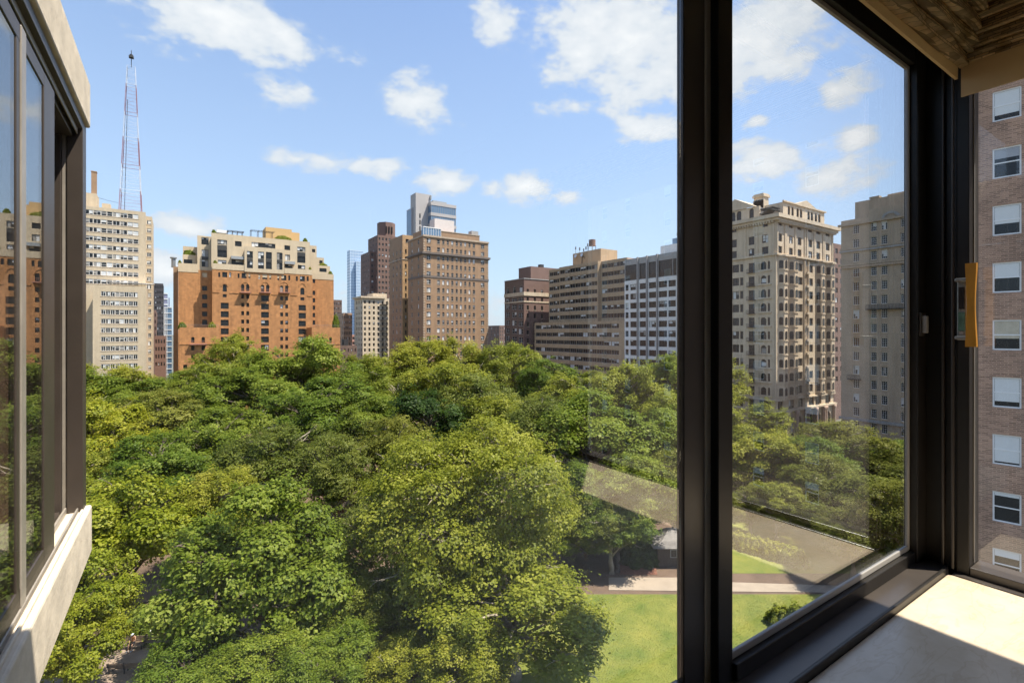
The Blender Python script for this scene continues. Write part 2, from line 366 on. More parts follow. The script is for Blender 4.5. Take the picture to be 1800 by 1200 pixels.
# ---- cream slab tower with the mast
def cream_tower():
    YB, YT = 198.0, 211.0
    xr, _ = onY(257, 0, YB); xl = xr - 52
    b = Bld('apartment_tower', 'tall cream brick apartment tower with ribbon windows and a lattice mast on its roof', 'building', (xl + xr) / 2, YB)
    fl = 2.80
    # lower block
    x0, zt = onY(163, 500, YB); _, zr = onY(163, 515, YB)
    xa, _ = onY(177.3, 0, YB); xb, _ = onY(242, 0, YB)
    ws = []
    _, z1 = onY(209, 512.5, YB); hgt = 1.5
    for i in range(16):
        zc = z1 - i * fl - .1
        x = xa; n = 8; unit = (xb - xa) / n
        for k in range(n): ws.append((xa + k * unit + .03, xa + (k + 1) * unit - .03, zc - hgt, zc, 'case' if k not in (3, 4) else 'sash'))
    b.facade(tanM, 'Y', YB, x0, xr, 0, zt, ws, rec=.15, frame=frameW, blind=.75)
    b.core(x0, xr, YB, YT, zt - .9, roofM, ir=.42)
    for i in range(16):
        zc = z1 - i * fl - .1
        b.box('sill_band', conB, xa - .1, xb + .1, YB - .06, YB + .02, zc - hgt - .17, zc - hgt - .004)
    b.part('side_wall', MB().box(x0, x0 + .4, YB + .41, YT, 0, zt), tanM); b.part('side_wall', MB().box(xr - .4, xr, YB + .41, YT, 0, zt), tanM)
    rl = MB()
    for k in range(14): rl.box(x0 + .3 + k * (xr - x0 - .6) / 13 - .03, x0 + .3 + k * (xr - x0 - .6) / 13 + .03, YB + .2, YB + .25, zt, zt + 1.0)
    rl.box(x0 + .2, xr - .2, YB + .18, YB + .27, zt + 1.0, zt + 1.06); b.part('terrace_railing', rl, frameD)
    b.part('terrace_canopy', MB().box(x0 + 3, x0 + 15, YT - 4, YT - .3, zt + 1.6, zt + 1.75), whiteM)
    # upper tower
    xt, ztop = onY(256, 373, YT); xL = xt - 55
    xe, _ = onY(243.5, 0, YT); ws = []
    _, zf = onY(243, 377.5, YT)
    for i in range(9):
        zc = zf - i * fl * 1.0; x = xe; k = 0
        while x > xL + 2 and k < 26:
            wd = 1.5 if k % 4 in (0, 1) else 1.95
            ws.append((x - wd + .04, x - .04, zc - 1.5, zc, 'sash' if wd < 1.6 else 'case')); x -= wd; k += 1
    b.facade(tanM, 'Y', YT, xL, xt, 0, ztop, ws, rec=.15, frame=frameW, blind=.9)
    b.core(xL, xt, YT, YT + 18, ztop - .5, tanM)
    for i in range(9):
        zc = zf - i * fl; b.box('sill_band', conB, xL + 2, xe + .1, YT - .06, YT + .02, zc - 1.68, zc - 1.504)
    # rear wing on the right
    YW = YT + 4; xa, zw = onY(256.2, 380, YW); xb, _ = onY(267.5, 0, YW); wc = (onY(258, 0, YW)[0], onY(266, 0, YW)[0])
    _, zf2 = onY(262, 387.5, YW)
    b.facade(tanM, 'Y', YW, xa - 2, xb, 0, zw, [(wc[0], wc[1], zf2 - i * fl - 1.45, zf2 - i * fl, 'three') for i in range(21)], rec=.15, frame=frameW, blind=.5)
    b.core(xa - 2, xb, YW, YW + 14, zw - .4, tanM)
    for i in range(21): b.box('sill_band', conB, wc[0] - .1, wc[1] + .1, YW - .06, YW + .02, zf2 - i * fl - 1.64, zf2 - i * fl - 1.46)
    # lower left recess
    xq, _ = onY(150, 0, YB + 5)
    # roof structures
    xp0, zp = onY(140, 337, YT + 5); xp1, _ = onY(169.5, 0, YT + 5)
    b.box('penthouse', tanM, xp0, xp1, YT + 5, YT + 12, ztop - .5, zp)
    xc0, zc = onY(161, 303, YT + 8); xc1, _ = onY(170, 0, YT + 8)
    b.part('chimney', MB().box(xc0, xc1, YT + 7, YT + 9, zp - 6, zc).box(xc0 - .1, xc1 + .1, YT + 6.9, YT + 9.1, zc, zc + .3), barB)
    xs0, zs = onY(179, 357, YT + 3); xs1, _ = onY(194, 0, YT + 3)
    b.box('roof_vent_house', tanM, xs0, xs1, YT + 3, YT + 6, ztop - .5, zs)
    # lattice mast: red and white sections
    YM = YT + 6; xm0, zb = onY(207.5, 366, YM); xm1, _ = onY(248, 0, YM); cx = (xm0 + xm1) / 2; ztop_m = onY(228, 77, YM)[1]
    lean = (onY(229, 84, YM)[0] - cx)
    hw0 = (xm1 - xm0) / 2; zb = ztop - .4; Hm = ztop_m - zb
    cuts = [0, .155, .305, .47, .62, .79, .90]
    def half(t): return hw0 * (1 - t) + .9 * t
    for i in range(6):
        t0, t1 = cuts[i], cuts[i + 1]; sb = MB(); mt = redP if i % 2 == 0 else whiteP
        def cpt(t, sx, sy): 
            h_ = half(t); return (cx + lean * t + sx * h_, YM + 5 + sy * h_, zb + Hm * t)
        for sx, sy in ((-1, -1), (1, -1), (1, 1), (-1, 1)): sb.tube([cpt(t0, sx, sy), cpt(t1, sx, sy)], .11 if i < 3 else .085, 5)
        nseg = 4
        for k in range(nseg + 1):
            t = t0 + (t1 - t0) * k / nseg
            cs = [cpt(t, *q) for q in ((-1, -1), (1, -1), (1, 1), (-1, 1))]
            for j in range(4): sb.tube([cs[j], cs[(j + 1) % 4]], .035 if k else .07, 4)
            if k < nseg:
                t2 = t0 + (t1 - t0) * (k + 1) / nseg; c2 = [cpt(t2, *q) for q in ((-1, -1), (1, -1), (1, 1), (-1, 1))]
                for j in range(4): sb.tube([cs[j], c2[(j + 1) % 4]] if k % 2 else [cs[(j + 1) % 4], c2[j]], .018, 4)
        b.part('mast_section', sb, mt)
    tp = (cx + lean * .9, YM + 5, zb + Hm * .9); sb = MB().tube([tp, (cx + lean, YM + 5, zb + Hm)], .12, 6)
    sb.box(tp[0] - .7, tp[0] + .7, YM + 4.3, YM + 5.7, zb + Hm * .955, zb + Hm * .965).tube([(cx + lean, YM + 5, zb + Hm * .955), (cx + lean, YM + 5, zb + Hm * .975)], .5, 8)
    b.part('antenna', sb, ironM)
    b.part('cable', MB().tube([(xc1, YT + 8, zp - .5), ((xc1 + xm0) / 2, YM, zp - 1.6), (xm0, YM, zp - 2.0)], .05, 4), ironM)
    b.part('feed_line', MB().tube([(cx - hw0 * .55, YM + 4, zb), (cx + lean * .7 - 1, YM + 4.5, zb + Hm * .7)], .09, 4), ironM)
cream_tower()

# ---- orange brick hotel-like block with beige setbacks
def orange_block():
    YC, YW, YL = 216.0, 221.5, 207.0
    X = lambda px, Y=YC: onY(px, 0, Y)[0]
    Z = lambda px, py, Y=YC: onY(px, py, Y)[1]
    b = Bld('apartment_block', 'orange brick apartment block with beige stepped penthouse floors and planted terraces', 'building', X(445), YC)
    zb = Z(374, 473)
    def R(px0, px1, py0, py1, k='case', Y=YC): 
        pm = (px0 + px1) / 2
        return (X(px0, Y), X(px1, Y), Z(pm, py1, Y), Z(pm, py0, Y), k)
    fl = Z(395, 532) - Z(395, 547)
    ws = []
    for c in (395, 429, 465.6, 499, 531.5):
        y0 = 478.3 + (c - 395) * .052
        ws += [R(c - 11.3, c - 8, y0 + .5, y0 + 8.7, 'sash'), R(c - 4.3, c + 4.3, y0, y0 + 9), R(c + 7.8, c + 11.2, y0 + .5, y0 + 8.7, 'sash')]
    for c in (395, 531.5):
        y0 = 500 + (c - 395) * .04; ws += [R(c - 3.6, c + 3.6, y0, y0 + 12.5, 'arch'), R(c - 3.4, c + 3.4, y0 + 17, y0 + 22.5, 'case')]
    for c in (431, 466, 499.5):
        y0 = 499.5 + (c - 431) * .03
        for dx in (-4.4, 4.4): ws.append(R(c + dx - 2.8, c + dx + 2.8, y0, y0 + 12.2, 'arch'))
    for c, w2 in ((395, 7), (465.8, 6.8), (531.2, 6.4)):
        z = Z(c, 532.0 if c < 400 else (519.3 if c < 500 else 536)); n = 9 if c != 465.8 else 10
        for i in range(n): ws.append((X(c - w2), X(c + w2), z - i * fl - 2.25, z - i * fl, 'pair'))
    for c in (431, 499.5):
        z = Z(c, 517.5 if c < 450 else 521.0)
        for i in range(9):
            for dx in (-4.4, 4.4): ws.append((X(c + dx - 2.5), X(c + dx + 2.5), z - i * fl - 1.55, z - i * fl, 'sash'))
    xl, xr = X(373), X(548.6)
    b.facade(brickO, 'Y', YC, xl, xr, 0, zb, ws, rec=.3, frame=frameD, blind=.12)
    b.core(xl - .4, xr, YC, YC + 24, zb - .3, brickO)
    # arch surrounds, balconies, belt course
    zbelt = Z(395, 514)
    for (p0, p1) in ((374, 386), (404, 419.5), (442.5, 454.5), (477, 488), (511, 523), (540, 548)):
        b.box('belt_course', brickO, X(p0), X(p1), YC - .15, YC + .02, zbelt - .2, zbelt + .25)
    for c in (431, 466, 499.5):
        zz = Z(c, 513.6); x0, x1 = X(c - 9.6), X(c + 9.6); m_ = MB().box(x0, x1, YC - 1.75, YC + .02, zz - .35, zz)
        for k in range(11): m_.box(x0 + .05 + k * (x1 - x0 - .15) / 10, x0 + .1 + k * (x1 - x0 - .15) / 10, YC - 1.7, YC - 1.65, zz, zz + 1.0)
        m_.box(x0, x1, YC - 1.73, YC - 1.62, zz + 1.0, zz + 1.08)
        b.part('balcony', m_, mat('balcony_red_stone', (.36, .17, .12)))
    for c, r in ((395, 6.8), (431, 9.2), (466, 9.2), (499.5, 9.2), (531.5, 6.6)):
        zz = Z(c, 503.5); rx = X(c + r) - X(c); m_ = MB(); n = 12
        for i in range(n):
            a0, a1 = math.pi * i / n, math.pi * (i + 1) / n
            q = [(X(c) + rr * math.cos(a), zz + rr * math.sin(a) * 1.05) for rr, a in ((rx, a0), (rx, a1), (rx - .35, a1), (rx - .35, a0))]
            m_.poly([(x, YC - .12, z) for x, z in q]); m_.poly([(q[0][0], YC - .12, q[0][1]), (q[1][0], YC - .12, q[1][1]), (q[1][0], YC, q[1][1]), (q[0][0], YC, q[0][1])])
            m_.poly([(q[2][0], YC - .12, q[2][1]), (q[3][0], YC - .12, q[3][1]), (q[3][0], YC, q[3][1]), (q[2][0], YC, q[2][1])])
        b.part('arch_surround', m_, brickO)
    # recessed side wings
    XW = lambda px: X(px, YW)
    ZW = lambda px, py: Z(px, py, YW)
    zw = ZW(340, 474); ws = []
    for i, y in enumerate((479, 502.5, 517.5, 532.7, 547.5, 562)):
        ws.append((XW(355.3), XW(364.3), ZW(360, y + 8.4), ZW(360, y), 'case'))
    b.facade(brickO, 'Y', YW, XW(313.3), xl, 0, zw, ws, rec=.3, frame=frameD, blind=.1)
    b.core(XW(313.3), xl + 1, YW, YW + 18, zw - .3, brickO)
    zw2 = ZW(565, 487); ws = []
    for y in (490, 511, 524, 537, 550, 563): ws.append((XW(549.6), XW(554), ZW(552, y + 7.5), ZW(552, y), 'sash'))
    b.facade(brickO, 'Y', YW, xr, XW(586.5), 0, zw2, ws, rec=.3, frame=frameD, blind=.1)
    b.core(xr - 1, XW(586.5), YW, YW + 18, zw2 - .3, brickO)
    b.box('side_wall', barB, XW(304.5) , XW(313.2), YW + 3, YW + 17, 0, ZW(308, 467, ))
    b.part('flue', MB().tube([(XW(304.8), YW + 4, ZW(305, 468)), (XW(304.8), YW + 4, ZW(305, 452))], .7, 10).tube([(XW(304.8), YW + 4, ZW(305, 452)), (XW(304.8), YW + 4, ZW(305, 450))], 1.1, 10), steelM)
    # low front wings
    XL = lambda px: X(px, YL)
    ZL = lambda px, py: Z(px, py, YL)
    for (p0, p1, cs, extra) in ((315.4, 386.3, (339, 357.3), ((322, 329), (336, 343))), (548, 598, (567, 581), ((556, 559.5), (563.5, 569), (578, 583), (587.5, 592)))):
        zt = ZL((p0 + p1) / 2, 575.5); ws = []
        for c in cs:
            w2 = (2.9 if p0 < 400 else 2.2)
            for y, k, hh in ((592, 'arch', 10), (607.3, 'case', 8.4), (623, 'case', 8)):
                ws.append((XL(c - w2), XL(c + w2), ZL(c, y + hh), ZL(c, y), k))
        for (q0, q1) in extra: ws.append((XL(q0), XL(q1), ZL(q0, 648.3), ZL(q0, 641), 'case'))
        b.facade(brickO, 'Y', YL, XL(p0), XL(p1), 0, zt, ws, rec=.3, frame=frameD, blind=.05)
        b.core(XL(p0), XL(p1), YL, YC + .3, zt - 1, roofM, ir=.42)
        b.part('side_wall', MB().box(XL(p0), XL(p0) + .4, YL + .46, YC - .01, 0, zt), brickO)
        b.part('side_wall', MB().box(XL(p1) - .4, XL(p1), YL + .46, YC - .01, 0, zt), brickO)
        zc = ZL(cs[0], 604); x0, x1 = XL(cs[0] - 6), XL(cs[1] + 6)
        m_ = MB().box(x0, x1, YL - 1.3, YL + .02, zc - .35, zc)
        for k in range(13): m_.box(x0 + .05 + k * (x1 - x0 - .15) / 12, x0 + .1 + k * (x1 - x0 - .15) / 12, YL - 1.25, YL - 1.2, zc, zc + .9)
        m_.box(x0, x1, YL - 1.28, YL - 1.17, zc + .9, zc + .98)
        b.part('balcony', m_, MATS['balcony_red_stone'])
        b.box('belt_course', brickO, XL(p0), x0 - .02, YL - .14, YL + .02, zc - .3, zc + .1); b.box('belt_course', brickO, x1 + .02, XL(p1), YL - .14, YL + .02, zc - .3, zc + .1)
        m_ = MB()
        for k in range(20): m_.box(XL(p0) + .4 + k * (XL(p1) - XL(p0) - .8) / 19 - .02, XL(p0) + .4 + k * (XL(p1) - XL(p0) - .8) / 19 + .02, YL + .5, YL + .54, zt, zt + 1.0)
        m_.box(XL(p0) + .4, XL(p1) - .4, YL + .49, YL + .55, zt + 1, zt + 1.05); b.part('terrace_railing', m_, steelM)
    # beige top: base band, main block, projecting bay, stepped sides, roof house
    Yb = YC - .12
    zp0 = Z(374, 472.5, Yb); zp1 = Z(374, 462.5, Yb)
    b.part('parapet', MB().box(X(373, Yb), X(430, Yb), Yb, Yb + .5, zp0, zp1).box(X(500, Yb), X(548.6, Yb), Yb, Yb + .5, zp0, zp1), beigeS)
    Ym = YC + 2.2; zm = Z(372, 409, Ym)
    XM = lambda px: X(px, Ym)
    def RM(px0, px1, py0, py1, k): 
        pm = (px0 + px1) / 2; return (X(px0, Ym), X(px1, Ym), Z(pm, py1, Ym), Z(pm, py0, Ym), k)
    ws = [RM(382, 399, 421.5, 430, 'multi'), RM(382, 399, 439.5, 452.3, 'pair'), RM(383, 398, 457, 464.5, 'multi'), RM(413, 424.7, 424, 433, 'three'),
          RM(442, 484, 427, 435.5, 'multi'), RM(500, 510, 431.5, 439.5, 'three'), RM(522.5, 536.8, 434, 442.5, 'multi'), RM(522.5, 536.8, 450, 462, 'pair'), RM(523.5, 536.5, 466, 473.5, 'multi'),
          RM(407, 428, 456.5, 465.5, 'multi'), RM(501, 510, 447.5, 457.5, 'case'), RM(501, 513, 464, 471.5, 'multi')]
    b.facade(beigeS, 'Y', Ym, XM(371.5), XM(544.8), zp0 - .5, zm, ws, rec=.3, frame=frameD, blind=.55)
    b.core(XM(371.5), XM(544.8), Ym, Ym + 17, zm - .4, roofM, z0=zb - 2)
    for (q0, q1, y0, y1) in ((382, 399, 430.3, 439.2), (522.5, 536.8, 442.8, 449.7)):
        b.box('dark_panel', frameD, XM(q0), XM(q1), Ym - .03, Ym + .02, Z(q0, y1, Ym), Z(q0, y0, Ym))
    Yp = YC - .3
    ws = []
    for (q0, q1) in ((434, 444.5), (453.5, 464), (467.3, 477.8), (486.5, 496.6)):
        sl = (q0 - 434) * .05
        ws.append((X(q0, Yp), X(q1, Yp), Z(q0, 453.5 + sl, Yp), Z(q0, 441 + sl, Yp), 'pair')); ws.append((X(q0, Yp), X(q1, Yp), Z(q0, 471 + sl, Yp), Z(q0, 458.8 + sl, Yp), 'pair'))
    zpj = Z(432, 432.5, Yp)
    b.facade(beigeS, 'Y', Yp, X(429.8, Yp), X(499.5, Yp), zp0 - .3, zpj, ws, rec=.25, frame=frameD, blind=.75)
    b.core(X(429.8, Yp), X(499.5, Yp), Yp, Ym + .2, zpj - .6, beigeS, z0=zb - 2)
    for (q0, q1) in ((434, 444.5), (453.5, 464), (467.3, 477.8), (486.5, 496.6)):
        sl = (q0 - 434) * .05; b.box('dark_panel', frameD, X(q0, Yp), X(q1, Yp), Yp - .03, Yp + .02, Z(q0, 458.6 + sl, Yp), Z(q0, 453.7 + sl, Yp))
    for (q0, q1, y0) in ((406.5, 429, 449.5), (500.5, 519, 458.5)):
        b.box('balcony', frameG, X(q0), X(q1), YC + .2, Ym + .01, Z(q0, y0 + 5, YC), Z(q0, y0, YC))
    # left steps
    Ys = YW + .2
    def RS(px0, px1, py0, py1, k, Y): 
        pm = (px0 + px1) / 2; return (X(px0, Y), X(px1, Y), Z(pm, py1, Y), Z(pm, py0, Y), k)
    zs = Z(350, 414, Ys)
    b.facade(beigeS, 'Y', Ys, X(346.8, Ys), XM(371.5) + .3, zw - 3, zs, [RS(354, 366.7, 417.5, 430, 'three', Ys), RS(354.5, 366.5, 438.5, 451, 'case', Ys), RS(354.5, 366.5, 456.5, 469, 'case', Ys)], rec=.3, frame=frameD, blind=.7)
    b.core(X(346.8, Ys), XM(371.5) + 1, Ys, Ys + 12, zs - .4, beigeS, z0=zw - 3)
    b.box('dark_panel', frameD, X(354.5, Ys), X(366.5, Ys), Ys - .03, Ys + .02, Z(360, 456.3, Ys), Z(360, 451.2, Ys))
    for i, (q0, q1, yt, yd, wy) in enumerate(((313, 347, 463, 0, None), (321, 347, 447.5, 3.2, (456, 463.5)), (321.5, 345, 433, 6.5, (441, 447)))):
        Yi = YW + yd - .1; zt_ = Z(330, yt, Yi); z0_ = zw - 1.0 + i * .01
        ws = [RS(323, 338, wy[0], wy[1], 'multi', Yi)] if wy else []
        b.facade(beigeS, 'Y', Yi, X(q0, Yi), X(q1, Yi) + .3, z0_, zt_, ws, rec=.25, frame=frameD, blind=.2)
        b.core(X(q0, Yi), X(q1, Yi) + .3, Yi, YW + 15, zt_ - .7, roofM, z0=z0_)
    # right steps
    for i, (q0, q1, yt, yd) in enumerate(((545, 586.5, 480.5, 0), (545, 580.2, 466.5, 2.5), (545, 569.5, 452.5, 5), (545, 556.6, 432.5, 7.5))):
        Yi = YW + yd - .1; zt_ = Z(560, yt, Yi); z0_ = zw2 - 1.0 + i * .01
        ws = [RS(q1 - 8.2, q1 - 2.5, yt + 5.2, yt + 11, 'case', Yi)] if i else []
        if i == 1: ws = [RS(561.5, 574, 471.5, 478, 'multi', Yi), RS(545.8, 554, 453 + 11, 472, 'case', Yi)]
        b.facade(beigeS, 'Y', Yi, X(q0, Yi), X(q1, Yi), z0_, zt_, ws, rec=.25, frame=frameD, blind=.2)
        b.core(X(q0, Yi), X(q1, Yi), Yi, YW + 15, zt_ - .7, roofM, z0=z0_)
    # roof house and pergolas
    Yr = Ym + 6
    b.box('roof_house', mat('tan_roof_stucco', (.60, .38, .16), var=.06, scale=.3), X(467, Yr), X(513, Yr), Yr, Yr + 9, zm - 1, Z(470, 399, Yr)); b.box('roof_house', MATS['tan_roof_stucco'], X(513.02, Yr), X(527, Yr), Yr + .5, Yr + 8, zm - 1, Z(520, 408.5, Yr))
    for (q0, q1, zz) in ((400, 428, 404.5), (441, 481, 403.5)):
        m_ = MB(); n = 14
        for k in range(n):
            x = X(q0, Ym + 2) + k * (X(q1, Ym + 2) - X(q0, Ym + 2)) / (n - 1); m_.box(x - .08, x + .08, Ym + .6, Ym + 4.4, Z(q0, zz, Ym), Z(q0, zz, Ym) + .25)
            if k % 4 == 0: m_.box(x - .08, x + .08, Ym + .8, Ym + .96, zm - .5, Z(q0, zz, Ym)); m_.box(x - .08, x + .08, Ym + 4, Ym + 4.16, zm - .5, Z(q0, zz, Ym))
        b.part('pergola', m_, mat('dark_timber', (.06, .05, .045)))
    b.box('terrace_awning', whiteM, X(381, Ym), X(399, Ym), Ym + 1, Ym + 4, Z(385, 408, Ym), Z(385, 402.8, Ym))
    # planted terraces
    hedge_spots = [(372, 380, 404.5, 409.5, Ym + .5), (484, 512, 415.8, 419.2, Ym + .6), (533, 541, 419, 424, Ym + .6), (312.5, 319.5, 456, 464, YW + .4), (322, 343, 437.8, 448, YW + 3.6), (374.5, 382, 460, 464, YC + .5),
                   (313, 327.5, 565.5, 576.5, YL + 1), (366, 379.5, 565.5, 576.5, YL + 1), (585, 597, 553, 577, YL + 1), (561, 576, 464.5, 467.5, YW + 2.7), (578, 585, 477.5, 482, YW + .4), (543, 548, 469.5, 475, YC + .5)]
    for i, (q0, q1, y0, y1, Y) in enumerate(hedge_spots):
        SHRUBS.append((X((q0 + q1) / 2, Y), Y + .6, Z(q0, y1, Y), (X(q1, Y) - X(q0, Y)) / 2, max(.8, (Z(q0, y0, Y) - Z(q0, y1, Y)) / 2), b.r))
SHRUBS = []
orange_block()

# ---- brown brick hotel with cornices
def brown_hotel():
    YF = 192.0
    X = lambda px, Y=YF: onY(px, 0, Y)[0]
    Z = lambda px, py, Y=YF: onY(px, py, Y)[1]
    x0, x1 = X(744.3), X(858.3); zr = Z(744, 412)
    b = Bld('hotel_building', 'tall brown brick hotel with dark cornice bands and many small sash windows', 'building', (x0 + x1) / 2, YF)
    cols = [(750, 757.2, 'pair'), (768.4, 773.4, 'sash'), (777.6, 781.2, 'sash'), (785.5, 789, 'sash'), (793.3, 797, 'sash'), (801.2, 804.7, 'sash'), (808.6, 812, 'sash'),
            (816.3, 819.6, 'sash'), (823.8, 827, 'sash'), (831.2, 835, 'sash'), (845.4, 851.4, 'pair')]
    fl = 3.36; ztop = Z(753, 418.8); ws = []
    for i in range(22):
        zc = ztop - i * fl - (.25 if i > 1 else 0)
        for (p, q, k) in cols: ws.append((X(p), X(q), zc - 1.85, zc, k))
    b.facade(barB, 'Y', YF, x0, x1, 0, zr, ws, rec=.25, frame=frameW, trim=barT, blind=.6)
    ys = 192 + 16.5; wl = []
    for i in range(22):
        zc = ztop - i * fl - (.25 if i > 1 else 0)
        for yy in (196.5, 203.5): wl.append((yy, yy + 1.3, zc - 1.85, zc, 'sash'))
    b.facade(barB, 'X', x0, YF + .42, ys, 0, zr, wl, rec=.25, frame=frameW, trim=barT, blind=.6)
    b.core(x0, x1, YF, ys, zr - 1, roofM)
    def band(z, h, o, m_):
        b.box('cornice', m_, x0 - o, x1 + o, YF - o, YF + .05, z, z + h); b.box('cornice', m_, x0 - o, x0 + .05, YF + .06, ys, z, z + h)
    band(Z(744, 445.3), .75, .75, mat('dark_cornice', (.16, .13, .11))); band(Z(744, 447), .35, .4, MATS['dark_cornice'])
    band(Z(744, 487), .9, .18, MATS['dark_cornice']); band(Z(744, 415.3), .5, .35, barT); band(zr - .3, .31, .12, barT)
    # quoins up the two corners
    for k in range(72):
        z = 1.5 + k * 1.05
        if z > zr - 1: break
        b.part('quoin', MB().box(x0 - .05, x0 + (.8 if k % 2 else .5), YF - .06, YF + .01, z, z + .6).box(x1 - (.8 if k % 2 else .5), x1 + .05, YF - .06, YF + .01, z, z + .6), barT)
    # roof: glass sunroom, setback storey, white plant screen
    Yr = YF + 3
    b.box('setback_storey', barB, X(744.3, Yr) + .5, X(843, Yr), Yr, ys - 1, zr - 1.0, Z(760, 404, Yr))
    b.box('setback_coping', barT, X(775, Yr), X(843.5, Yr), Yr - .15, Yr, Z(760, 405, Yr), Z(760, 403.6, Yr))
    gl = MB(); xa, xb = X(744.5, YF + .8), X(775, YF + .8); z0, z1 = zr - .2, Z(750, 400, YF + .8)
    b.box('sunroom_glass', glassB, xa, xb, YF + .85, Yr - .02, z0, z1)
    for k in range(8): x = xa + k * (xb - xa) / 7; gl.box(x - .08, x + .08, YF + .75, YF + .86, z0, z1)
    gl.box(xa - .1, xb + .1, YF + .7, Yr, z1, z1 + .4); b.part('sunroom_frame', gl, frameW)
    b.box('plant_screen', mat('pinkish_white_render', (.62, .56, .52), var=.08), X(764, Yr + 4), X(798.5, Yr + 4), Yr + 4, Yr + 9, zr, Z(780, 386, Yr + 4))
    b.box('roof_vent', greyM, X(829, Yr + 2), X(841, Yr + 2), Yr + 2, Yr + 5, zr, Z(835, 406.3, Yr + 2))
    # rear wing across the light court
    Y2 = 217.5; xq = X(707.5, Y2); zr2 = Z(708, 412.5, Y2); wz = Z(713, 438, Y2); ws = []
    for i in range(21):
        zc = wz - i * fl; ws.append((X(712, Y2), X(714.8, Y2), zc - 1.9, zc, 'sash'))
    ws.append((X(713, Y2), X(718.5, Y2), Z(713, 426, Y2), Z(713, 420, Y2), 'pair'))
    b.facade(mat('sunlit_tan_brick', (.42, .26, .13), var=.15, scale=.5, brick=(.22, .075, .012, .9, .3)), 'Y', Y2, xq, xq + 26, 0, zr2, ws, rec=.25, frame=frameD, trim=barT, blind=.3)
    wl = [(219.5 + k * 4.6, 220.8 + k * 4.6, wz - i * fl - 1.85, wz - i * fl, 'sash') for i in range(21) for k in range(3)]
    b.facade(barB, 'X', xq, Y2 + .42, Y2 + 17, 0, zr2, wl, rec=.25, frame=frameW, trim=barT, blind=.6)
    b.core(xq, xq + 26, Y2, Y2 + 17, zr2 - .5, roofM)
    b.box('link_block', barB, x0 + 12, x1, ys + .01, Y2 - .01, 0, zr2 - 6)
    zz = Z(707, 456, Y2); b.box('cornice', barT, xq - .2, xq + 12, Y2 - .2, Y2 + .05, zz, zz + .45); b.box('cornice', barT, xq - .2, xq + .05, Y2 + .06, Y2 + 17, zz, zz + .45)
brown_hotel()

# ---- glass-topped tower rising behind the hotel
def glass_top_tower():
    d0 = 300; Y = at(760, d0)[1]
    X = lambda px: onY(px, 0, Y)[0]
    Z = lambda py: onY(770, py, Y)[1]
    b = Bld('high_rise_tower', 'grey high-rise with banded blue glass corner rising behind the brown hotel', 'building', X(765), Y)
    b.box('slab', mat('pale_grey_panel', (.42, .39, .37), var=.06, scale=.2), X(735.5), X(762), Y + 4, Y + 12, 0, Z(341.5))
    b.box('slab', MATS['pale_grey_panel'], X(733), X(735.4), Y + 8, Y + 16, 0, Z(366))
    b.box('side_glass', glassB, X(733) - .15, X(733) - .01, Y + 8.5, Y + 15.5, 60, Z(368))
    xa, xb = X(757), X(802)
    for i in range(14):
        z1 = Z(356.5) - i * 6.3
        b.box('floor_band', MATS['pale_grey_panel'], xa, xb, Y - .25, Y + 20, z1 - 1.9, z1)
        b.box('window_band', glassB, xa + .2, xb - .2, Y, Y + 20, z1 - 6.29, z1 - 1.91)
    m_ = MB()
    for i in range(4):
        for k in range(12):
            x = xa + .6 + k * (xb - xa - 1.2) / 11; z1 = Z(356.5) - i * 6.3; m_.box(x - .12, x + .12, Y - .1, Y + .01, z1 - 6.3, z1 - 1.9)
    b.part('mullions', m_, frameG)
    b.box('roof_crown', frameG, X(765), X(789), Y + 3, Y + 15, Z(356.5), Z(351)); b.box('roof_crown', frameG, X(760.5), X(762.5), Y + 3, Y + 5, Z(350), Z(343))
    for k in range(3): b.box('window', glassM, X(742), X(744), Y + 3.9, Y + 3.99, Z(384.5 + k * 11), Z(377 + k * 11))
glass_top_tower()

# ---- generic towers further off
def simple_tower(name, label, px0, px1, ytop, d, m_, cols, fl, frame, wk='sash', depth=20, wfrac=.5, wh=1.7, blind=.3, left=None, nrow=None, trim=None, base_py=None, side_cols=3):
    Y = at((px0 + px1) / 2, d)[1]; X = lambda px: onY(px, 0, Y)[0]
    x0, x1 = X(px0), X(px1); zt = onY((px0 + px1) / 2, ytop, Y)[1]
    b = Bld(name, label, 'building', (x0 + x1) / 2, Y)
    nr = nrow or int((zt - 12) / fl); ws = []; pit = (x1 - x0) / cols
    for i in range(nr):
        zc = zt - 1.6 - i * fl
        for k in range(cols): ws.append((x0 + (k + .5 - wfrac / 2) * pit, x0 + (k + .5 + wfrac / 2) * pit, zc - wh, zc, wk))
    b.facade(m_, 'Y', Y, x0, x1, 0, zt, ws, rec=.25, frame=frame, blind=blind, trim=trim)
    if px0 > 320:
        wl = [(Y + 2 + k * (depth - 3) / side_cols, Y + 2 + k * (depth - 3) / side_cols + 1.4, zt - 1.6 - i * fl - wh, zt - 1.6 - i * fl, wk) for i in range(nr) for k in range(side_cols)]
        b.facade(m_, 'X', x0, Y + .42, Y + depth, 0, zt, wl, rec=.25, frame=frame, blind=blind)
    b.core(x0, x1, Y, Y + depth, zt - .5, m_)
    return b, x0, x1, Y, zt
